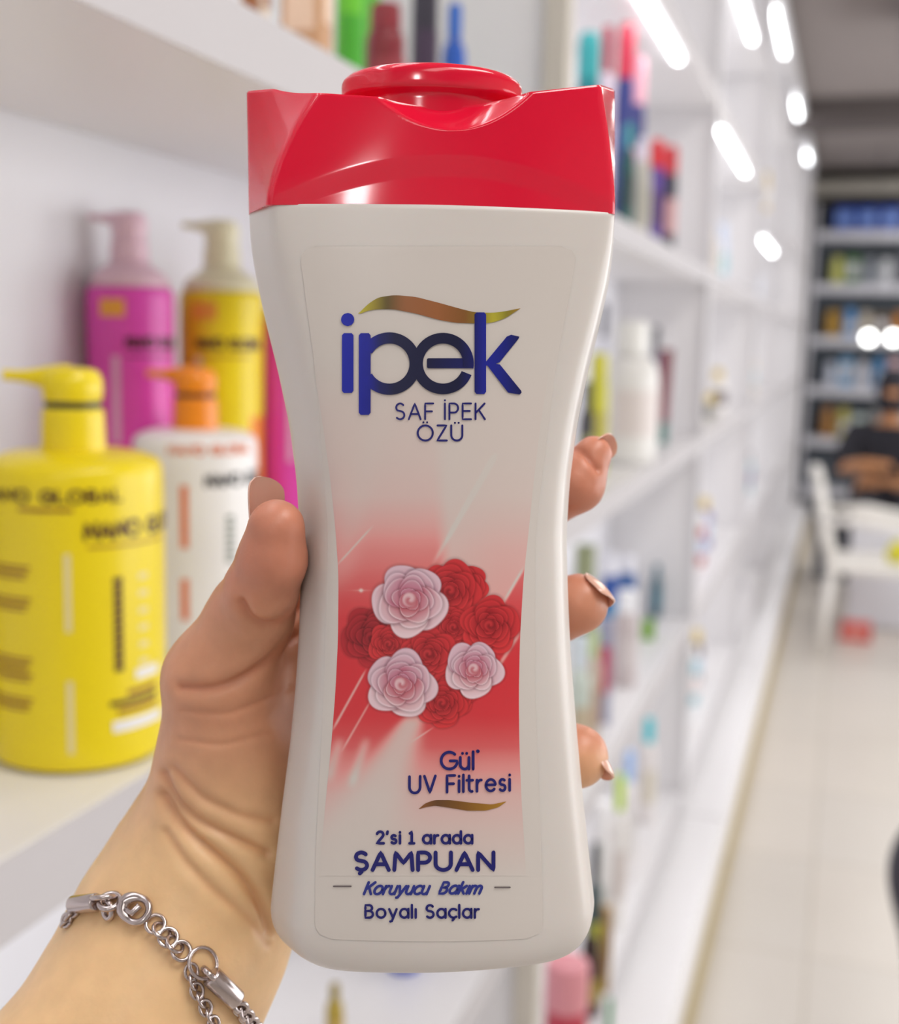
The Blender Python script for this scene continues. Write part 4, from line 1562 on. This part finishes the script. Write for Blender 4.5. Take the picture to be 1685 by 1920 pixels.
place(1110, 1180, 34, -.75, -.41, 'bottle', ((190, 176, 160), (190, 206, 150), (176, 150, 130)), 'tan_bottle', 'tan bottle with pale green cap right of the clear bottle', 'bottle', G4)
place(1134, 1160, 30, -.75, -.415, 'box', ((150, 152, 176), (176, 178, 196), (190, 40, 80)), 'product_carton', 'grey-violet carton with magenta marks under the middle fingertip', 'carton', G4)
place(1172, 1106, 48, -.75, -.425, 'wide', ((196, 184, 184), (236, 236, 240), (206, 196, 196)), 'white_capped_bottle', 'greyish bottle with a large white cap on second bay lower shelf', 'bottle', G4)
place(1214, 1172, 28, -.75, -.44, 'box', ((112, 168, 36), (100, 156, 30), (140, 180, 50)), 'product_carton', 'bright green carton at the right end of second bay lower shelf', 'carton', G4)

G5 = 'products on the bottom shelf of the second bay'
place(1230, 1322, 22, -1.25, -.45, 'bottle', ((226, 222, 232), (176, 156, 206), (214, 204, 226)), 'white_bottle', 'white bottle with a lilac cap on the bottom shelf', 'bottle', G5)
place(1213, 1346, 32, -1.25, -.43, 'bottle', ((228, 222, 220), (20, 200, 214), (214, 206, 190)), 'white_bottle', 'white bottle with a bright cyan cap on the bottom shelf', 'bottle', G5)
place(1176, 1408, 34, -1.25, -.42, 'bottle', ((226, 222, 222), (160, 190, 236), (214, 210, 208)), 'white_bottle', 'white bottle with a pale blue cap on the bottom shelf', 'bottle', G5)
place(1158, 1452, 30, -1.25, -.40, 'bottle', ((230, 226, 222), (190, 220, 60), (206, 196, 190)), 'white_bottle', 'white bottle with a lime cap below the ring fingertip', 'bottle', G5)
place(1204, 1400, 44, -1.25, -.52, 'wide', ((214, 198, 192), (222, 210, 204), (150, 140, 110)), 'pink_bottle', 'pale pink bottle with a brown-marked label on the bottom shelf', 'bottle', G5)
place(1150, 1545, 54, -1.25, -.47, 'wide', ((222, 206, 200), (230, 222, 218), (206, 186, 180)), 'beige_bottle', 'broad pale beige bottle behind the plain white one on the bottom shelf', 'bottle', G5)
place(1122, 1500, 40, -1.25, -.405, 'wide', ((226, 224, 222), (232, 230, 230), (200, 200, 196)), 'white_bottle', 'plain white wide bottle beside the held bottle foot', 'bottle', G5)
place(1112, 1580, 30, -1.25, -.39, 'bottle', ((52, 74, 78), (40, 50, 56), (170, 170, 60)), 'dark_bottle', 'dark teal bottle with an olive label beside the held bottle foot', 'bottle', G5)
place(1132, 1700, 30, -1.25, -.375, 'box', ((176, 140, 84), (186, 150, 96), (160, 120, 70)), 'product_carton', 'tan carton right of the held bottle lower corner', 'carton', G5)
place(1105, 1760, 44, -1.25, -.385, 'wide', ((70, 36, 30), (50, 30, 28), (150, 130, 40)), 'brown_bottle', 'dark brown bottle just under the held bottle right foot', 'bottle', G5)
place(1060, 1800, 84, -1.25, -.385, 'jar', ((196, 60, 80), (226, 150, 158), (206, 30, 50)), 'pink_jar', 'red and pink jar with a glossy lid at the photo bottom', 'jar', G5)
place(1136, 1872, 20, -1.315, -.285, 'bottle', ((60, 160, 100), (40, 150, 80), (80, 170, 120)), 'green_bottle', 'small green bottle at the bottom of the photo', 'bottle', G5)

G6 = 'products on the lower shelf of the nearest bay'
place(627, 1845, 34, -.75, -.47, 'bottle', ((170, 146, 50), (150, 130, 50), (190, 160, 80)), 'gold_bottle', 'gold bottle below the left foot of the held bottle', 'bottle', G6)
o = place(757, 1790, 66, -.75, -.46, 'jar', ((30, 70, 190), (36, 84, 200), (30, 60, 170)), 'blue_jar', 'blue jar peeping out under the held bottle', 'jar', G6)

# farther bays: a few pale products on every shelf
rnd = random.Random(11)
PAL = [((226, 214, 214), 'pale pink'), ((236, 232, 228), 'white'), ((206, 196, 186), 'beige'), ((196, 206, 226), 'pale blue'), ((186, 96, 92), 'brick red'),
       ((150, 160, 140), 'sage green'), ((216, 130, 170), 'rose pink'), ((110, 100, 150), 'violet'), ((226, 206, 170), 'sand'), ((90, 70, 70), 'brown'), ((150, 190, 200), 'pale teal')]
LVN = {-1.25: 'bottom shelf', -0.75: 'second shelf', -0.25: 'third shelf', 0.20: 'fourth shelf', 0.65: 'fifth shelf', 1.10: 'top shelf'}
for bi in (2, 3, 4, 5):
    y0, y1 = BAYS[bi]
    for li, z in enumerate(LEVELS):
        if bi >= 4 and li in (0, 5):
            continue
        picks = rnd.sample(PAL, 4)
        n = 4 if bi < 4 else 3
        for k in range(n):
            col, cn = picks[k]
            y = y0 + 0.20 + k * (y1 - y0 - 0.55) / n + rnd.uniform(-0.04, 0.04)
            kind = rnd.choice(['bottle', 'wide', 'spray', 'jar', 'bottle'])
            h = rnd.uniform(0.14, 0.24) if kind != 'jar' else rnd.uniform(0.08, 0.11)
            capc = rnd.choice([(236, 234, 234), col, (60, 50, 60), (214, 190, 120)])
            nm = {'bottle': 'shelf_bottle', 'wide': 'shelf_bottle', 'spray': 'spray_can', 'jar': 'cream_jar'}[kind]
            nk = {'bottle': 'slim bottle', 'wide': 'wide bottle', 'spray': 'can', 'jar': 'squat jar'}[kind]
            product(kind, (-0.47 + rnd.uniform(-.02, .03), y, SH(z) + 0.001), rnd.uniform(0.026, 0.038), h, (col, capc, rnd.choice(PAL)[0]), nm,
                    '%s %s on the %s from the floor in the %s bay' % (cn, nk, LVN[z].replace(' shelf', '') + ' shelf' if z != -1.25 else 'lowest shelf up', ORD[bi]),
                    {'bottle': 'bottle', 'wide': 'bottle', 'spray': 'spray can', 'jar': 'jar'}[kind], 'products in the farther bays')

# ---------------------------------------------------------------- far wall shelving
FY = 11.35
far = empty('wall_shelf', (0.5, FY, 0), 'tall shelf rack across the far end of the aisle behind the seated person', 'shelf unit')
FGREY = mat('pale_grey_shelf', srgb(206, 206, 214), 0.45, noise=0.02, scale=2)
FBACK = mat('dark_shelf_back', srgb(84, 92, 100), 0.6, noise=0.06, scale=2)
rbox('back_panel', -0.85, 1.5, 0.32, 0.36, 0, 2.72, FBACK, far)
for x in (-0.85, 1.48):
    rbox('side_panel', x, x + 0.03, 0, 0.32, 0, 2.72, FGREY, far)
FZ = [0.25, 0.70, 1.15, 1.585, 2.04, 2.49]
for z in FZ:
    rbox('shelf_board', -0.82, 1.48, 0, 0.32, z - 0.08, z, FGREY, far)
fpal = {2.04: [((196, 196, 110), 'olive'), ((60, 110, 40), 'leaf green'), ((150, 156, 166), 'steel grey'), ((206, 210, 214), 'silver'), ((110, 112, 120), 'slate'), ((190, 190, 150), 'khaki')],
        1.585: [((170, 130, 40), 'mustard'), ((96, 150, 206), 'sky blue'), ((206, 196, 180), 'cream'), ((110, 90, 60), 'brown'), ((196, 130, 60), 'orange'), ((200, 200, 200), 'grey')],
        1.15: [((190, 196, 210), 'silver grey'), ((110, 160, 200), 'soft blue'), ((206, 206, 214), 'off-white'), ((80, 140, 190), 'mid blue'), ((214, 180, 186), 'blush'), ((170, 176, 190), 'cool grey')],
        0.70: [((170, 120, 60), 'amber'), ((190, 180, 90), 'straw'), ((196, 210, 206), 'mint'), ((150, 150, 150), 'grey'), ((120, 90, 60), 'brown'), ((200, 196, 190), 'ivory')]}
SHN = {2.04: 'second shelf from the top', 1.585: 'third shelf from the top', 1.15: 'fourth shelf from the top', 0.70: 'fifth shelf from the top'}
for z, pal in fpal.items():
    for k, (col, cn) in enumerate(pal):
        x = -0.14 + k * 0.135
        product('wide' if (k + int(z * 10)) % 3 else 'box', (x, FY + 0.12, z + 0.001), 0.055, rnd.uniform(0.2, 0.27), (col, col, (214, 214, 220) if k % 2 else col), 'shelf_bottle' if (k + int(z * 10)) % 3 else 'product_carton',
                '%s product on the %s of the far rack' % (cn, SHN[z]), 'bottle' if (k + int(z * 10)) % 3 else 'carton', 'products on the far rack')
for k in range(5):
    s = ['leftmost', 'second', 'third', 'fourth', 'rightmost'][k]
    product('box', (-0.10 + k * 0.19, FY + 0.14, 2.491), 0.088, 0.21, ((40, 76, 170), (60, 96, 190), (120, 150, 214)), 'blue_carton', '%s of the blue cartons on the top shelf of the far rack' % s, 'carton', 'blue cartons on the far rack')
for i, px in enumerate((1628, 1674)):
    p = C0 + ray(px, 634) * 9.6
    root = empty('spot_lamp', tuple(p), '%s of two small round lamps glowing in front of the far rack' % ('left' if i == 0 else 'right'), 'lamp', 'round lamps at the far end')
    v, f = lathe(rounded([(0.004, -0.045), (0.035, -0.03), (0.045, 0), (0.032, 0.035), (0.012, 0.045)], .3), 24)
    mesh_obj('lamp_bulb', v, f, mat('lamp_glow', (1, 1, 0.97, 1), 0.4, emit=5.0), root)
    v, f = lathe([(0.014, 0.044), (0.016, 0.08), (0.004, 0.085)], 16)
    mesh_obj('lamp_socket', v, f, mat('dark_socket', srgb(60, 56, 54), 0.5), root)
    v, f = tube([(0, 0, 0.084), (0, 0, 3.02 - p[2])], 0.003, 8)
    mesh_obj('lamp_cord', v, f, MATS['dark_socket'], root)

# ---------------------------------------------------------------- person and chair at the far end
CH = mat('white_plastic_chair', srgb(232, 228, 222), 0.4, noise=0.02, scale=6)
cx0, cy0 = 0.19, 6.40
chair = empty('plastic_chair', (cx0, cy0, 0), 'white moulded plastic armchair in the aisle in front of the seated person', 'chair', rz=math.radians(90))
v, f = box_vf(-0.24, 0.24, -0.22, 0.22, 0.40, 0.44)
rbox('seat', -0.25, 0.25, -0.23, 0.23, 0.41, 0.45, CH, chair, 0.015)
for sx in (-1, 1):
    for sy in (-1, 1):
        v, f = tube([(sx * 0.21, sy * 0.19, 0.41), (sx * 0.235, sy * 0.215, 0.2), (sx * 0.255, sy * 0.235, 0.0)], [0.028, 0.022, 0.018], 12)
        mesh_obj('leg', v, f, CH, chair)
rbox('apron', -0.23, 0.23, -0.225, -0.205, 0.33, 0.41, CH, chair, 0.008)
for sx in (-1, 1):
    v, f = tube([(sx * 0.20, 0.20, 0.43), (sx * 0.225, 0.24, 0.60), (sx * 0.235, 0.28, 0.80), (sx * 0.19, 0.30, 0.87)], [0.022, 0.022, 0.02, 0.02], 12)
    mesh_obj('back_post', v, f, CH, chair)
    v, f = tube([(sx * 0.23, 0.25, 0.66), (sx * 0.27, 0.05, 0.67), (sx * 0.27, -0.18, 0.64), (sx * 0.24, -0.2, 0.43)], [0.02, 0.024, 0.022, 0.02], 12)
    mesh_obj('armrest', v, f, CH, chair)
v, f = tube([(-0.19, 0.30, 0.87), (0, 0.31, 0.89), (0.19, 0.30, 0.87)], [0.022, 0.024, 0.022], 12)
mesh_obj('top_rail', v, f, CH, chair)
for k in range(5):
    x = -0.14 + k * 0.07
    v, f = tube([(x, 0.21, 0.44), (x, 0.27, 0.66), (x, 0.305, 0.87)], 0.010, 8)
    mesh_obj('back_slat', v, f, CH, chair)


def skinned(name, joints, edges, m, parent=None, sub=2, origin=(0, 0, 0)):
    """one continuous limb surface grown over a joint skeleton"""
    me = bpy.data.meshes.new(name)
    me.from_pydata([tuple(np.array(j[:3]) - origin) for j in joints], edges, [])
    o = bpy.data.objects.new(name, me)
    COL.objects.link(o)
    o.modifiers.new('skin', 'SKIN')
    for i, j in enumerate(joints):
        me.skin_vertices[0].data[i].radius = (j[3], j[4] if len(j) > 4 else j[3])
    me.skin_vertices[0].data[0].use_root = True
    ss = o.modifiers.new('sub', 'SUBSURF')
    ss.levels = ss.render_levels = sub
    dg_ = bpy.context.evaluated_depsgraph_get()
    m2 = bpy.data.meshes.new_from_object(o.evaluated_get(dg_))
    bpy.data.objects.remove(o)
    m2.polygons.foreach_set('use_smooth', [True] * len(m2.polygons))
    m2.materials.clear()
    m2.materials.append(m)
    o = bpy.data.objects.new(name, m2)
    COL.objects.link(o)
    if parent:
        o.parent = parent
    return o


PX, PYY = 0.27, 7.95
stool = empty('stool', (PX, PYY, 0), 'low white stool carrying the seated person', 'stool')
rbox('stool_seat', -0.17, 0.17, -0.15, 0.15, 0.375, 0.41, CH, stool, 0.012)
for sx in (-1, 1):
    for sy in (-1, 1):
        v, f = tube([(sx * .13, sy * .11, .38), (sx * .18, sy * .16, 0)], [.018, .014], 10)
        mesh_obj('leg', v, f, CH, stool)
SK2 = mat('arm_skin', srgb(196, 136, 90), 0.5, noise=0.04, scale=8)
BLKC = mat('black_cloth', srgb(30, 29, 38), 0.8, noise=0.15, scale=12)
per = empty('person', (PX, PYY, 0.485), 'seated person in a black top with bare forearms, head bowed, at the far end', 'person')
J = [(0, 0.02, 0.10, .15, .12), (0, -0.0, 0.28, .14, .11), (0, -0.05, 0.46, .17, .11), (0, -0.08, 0.55, .07, .06), (0, -0.13, 0.64, .05, .05),
     (-.19, -.05, .49, .065), (-.27, -.14, .28, .045), (-.14, -.34, .33, .036), (.02, -.38, .33, .026),
     (.19, -.05, .49, .065), (.27, -.14, .28, .045), (.20, -.36, .30, .036), (.07, -.42, .31, .026),
     (-.10, -.10, .07, .10), (-.14, -.46, .05, .075), (-.15, -.46, -.20, .055), (-.15, -.44, -.40, .04), (-.16, -.58, -.435, .035, .02),
     (.10, -.10, .07, .10), (.14, -.46, .05, .075), (.15, -.46, -.20, .055), (.15, -.44, -.40, .04), (.16, -.58, -.435, .035, .02)]
E_ = [(0, 1), (1, 2), (2, 3), (3, 4), (2, 5), (5, 6), (6, 7), (7, 8), (2, 9), (9, 10), (10, 11), (11, 12), (0, 13), (13, 14), (14, 15), (15, 16), (16, 17), (0, 18), (18, 19), (19, 20), (20, 21), (21, 22)]
skinned('body', J, E_, SK2, per)
v, f = lathe(rounded([(0.02, -.115), (.05, -.10), (.068, -.04), (.076, .02), (.07, .08), (.03, .115), (.004, .12)], .35), 32, 1.0, 1.15)
hd = mesh_obj('head', np.array(v) @ np.array([[1, 0, 0], [0, .88, .47], [0, -.47, .88]]) + np.array([0, -.17, .72]), f, SK2, per)
v, f = lathe(rounded([(.07, -.11), (.085, -.02), (.086, .04), (.075, .10), (.03, .13), (.004, .135)], .35), 32, 1.0, 1.12)
mesh_obj('hair', np.array(v) * 1.1 + np.array([0, -.165, .755]), f, BLKC, per)
top = [(0, 0.02, 0.06, .17, .14), (0, 0, 0.28, .16, .13), (0, -0.05, 0.46, .185, .125), (0, -0.08, 0.55, .085, .075),
       (-.20, -.05, .49, .085), (-.27, -.12, .30, .068), (.20, -.05, .49, .085), (.27, -.12, .30, .068), (-.22, -.22, .30, .058), (.25, -.24, .29, .058)]
skinned('shirt', top, [(0, 1), (1, 2), (2, 3), (2, 4), (4, 5), (2, 6), (6, 7), (5, 8), (7, 9)], BLKC, per)
leg = [(0, .02, .06, .16, .12), (-.10, -.10, .07, .115), (-.14, -.46, .05, .09), (-.15, -.46, -.20, .07), (-.15, -.44, -.37, .055), (.10, -.10, .07, .115), (.14, -.46, .05, .09), (.15, -.46, -.20, .07), (.15, -.44, -.37, .055)]
skinned('trousers', leg, [(0, 1), (1, 2), (2, 3), (3, 4), (0, 5), (5, 6), (6, 7), (7, 8)], BLKC, per)

# small things around the chair
def on_floor(px, py):
    r_ = ray(px, py)
    return C0 + r_ * (-CAMZ / r_[2])


q = on_floor(1602, 1168)
product('box', (q[0], 6.55, 0.001), 0.075, 0.09, ((206, 60, 56), (214, 90, 84), (230, 160, 150)), 'red_carton', 'small red carton on the floor beneath the white chair', 'carton')
rt = empty('plastic_crate', (0.30, 7.0, 0.001), 'white plastic crate behind the white chair', 'crate')
rbox('crate_body', -0.22, 0.22, -0.15, 0.15, 0, 0.58, mat('white_crate', srgb(222, 222, 228), 0.4, noise=0.02, scale=5), rt, 0.015)
rbox('crate_lid', -0.23, 0.23, -0.16, 0.16, 0.58, 0.605, CH, rt, 0.008)
yb = empty('shopping_bag', (0.30, 6.36, 0.452), 'yellow-green bag lying on the chair seat at the photo edge', 'bag')
v, f = lathe(rounded([(0.04, 0), (0.06, 0.015), (0.055, 0.06), (0.03, 0.10), (0.01, 0.11)], .35), 24, 1.0, .7)
mesh_obj('bag_body', v, f, cm((214, 206, 40)), yb)
q = on_floor(1545, 1090)
db = empty('tool_case', (0.02, 8.3, 0.001), 'dark case on the floor between the shelving and the white chair', 'case')
rbox('case_body', -0.14, 0.14, -0.12, 0.12, 0, 0.34, cm((84, 88, 96)), db, 0.02)
rbox('case_lid', -0.15, 0.15, -0.13, 0.13, 0.34, 0.40, cm((60, 60, 68)), db, 0.01)
v, f = tube([(-0.06, 0, 0.40), (-0.05, 0, 0.45), (0.05, 0, 0.45), (0.06, 0, 0.40)], 0.01, 8)
mesh_obj('case_handle', v, f, cm((50, 50, 54)), db)

# dark bag hanging into the right edge of the frame
q = C0 + ray(1828, 1650) * 1.75
bag = empty('shoulder_bag', (q[0], q[1], 0.001), 'black soft bag standing on the floor cut off by the right edge', 'bag')
v, f = lathe(rounded([(0.05, 0), (0.06, 0.02), (0.078, q[2] * 0.8), (0.118, q[2] - 0.03), (0.118, q[2] + 0.03), (0.075, q[2] + 0.11), (0.03, q[2] + 0.16), (0.02, q[2] + 0.17)], .4), 40, 1.0, 0.6)
mesh_obj('bag_body', v, f, mat('black_leather', srgb(34, 30, 44), 0.5, noise=0.1, scale=20), bag)
v, f = tube([(-0.04, 0, q[2] + .17), (-0.05, 0, q[2] + .32), (0.05, 0, q[2] + .32), (0.04, 0, q[2] + .17)], 0.008, 8)
mesh_obj('bag_strap', v, f, MATS['black_leather'], bag)
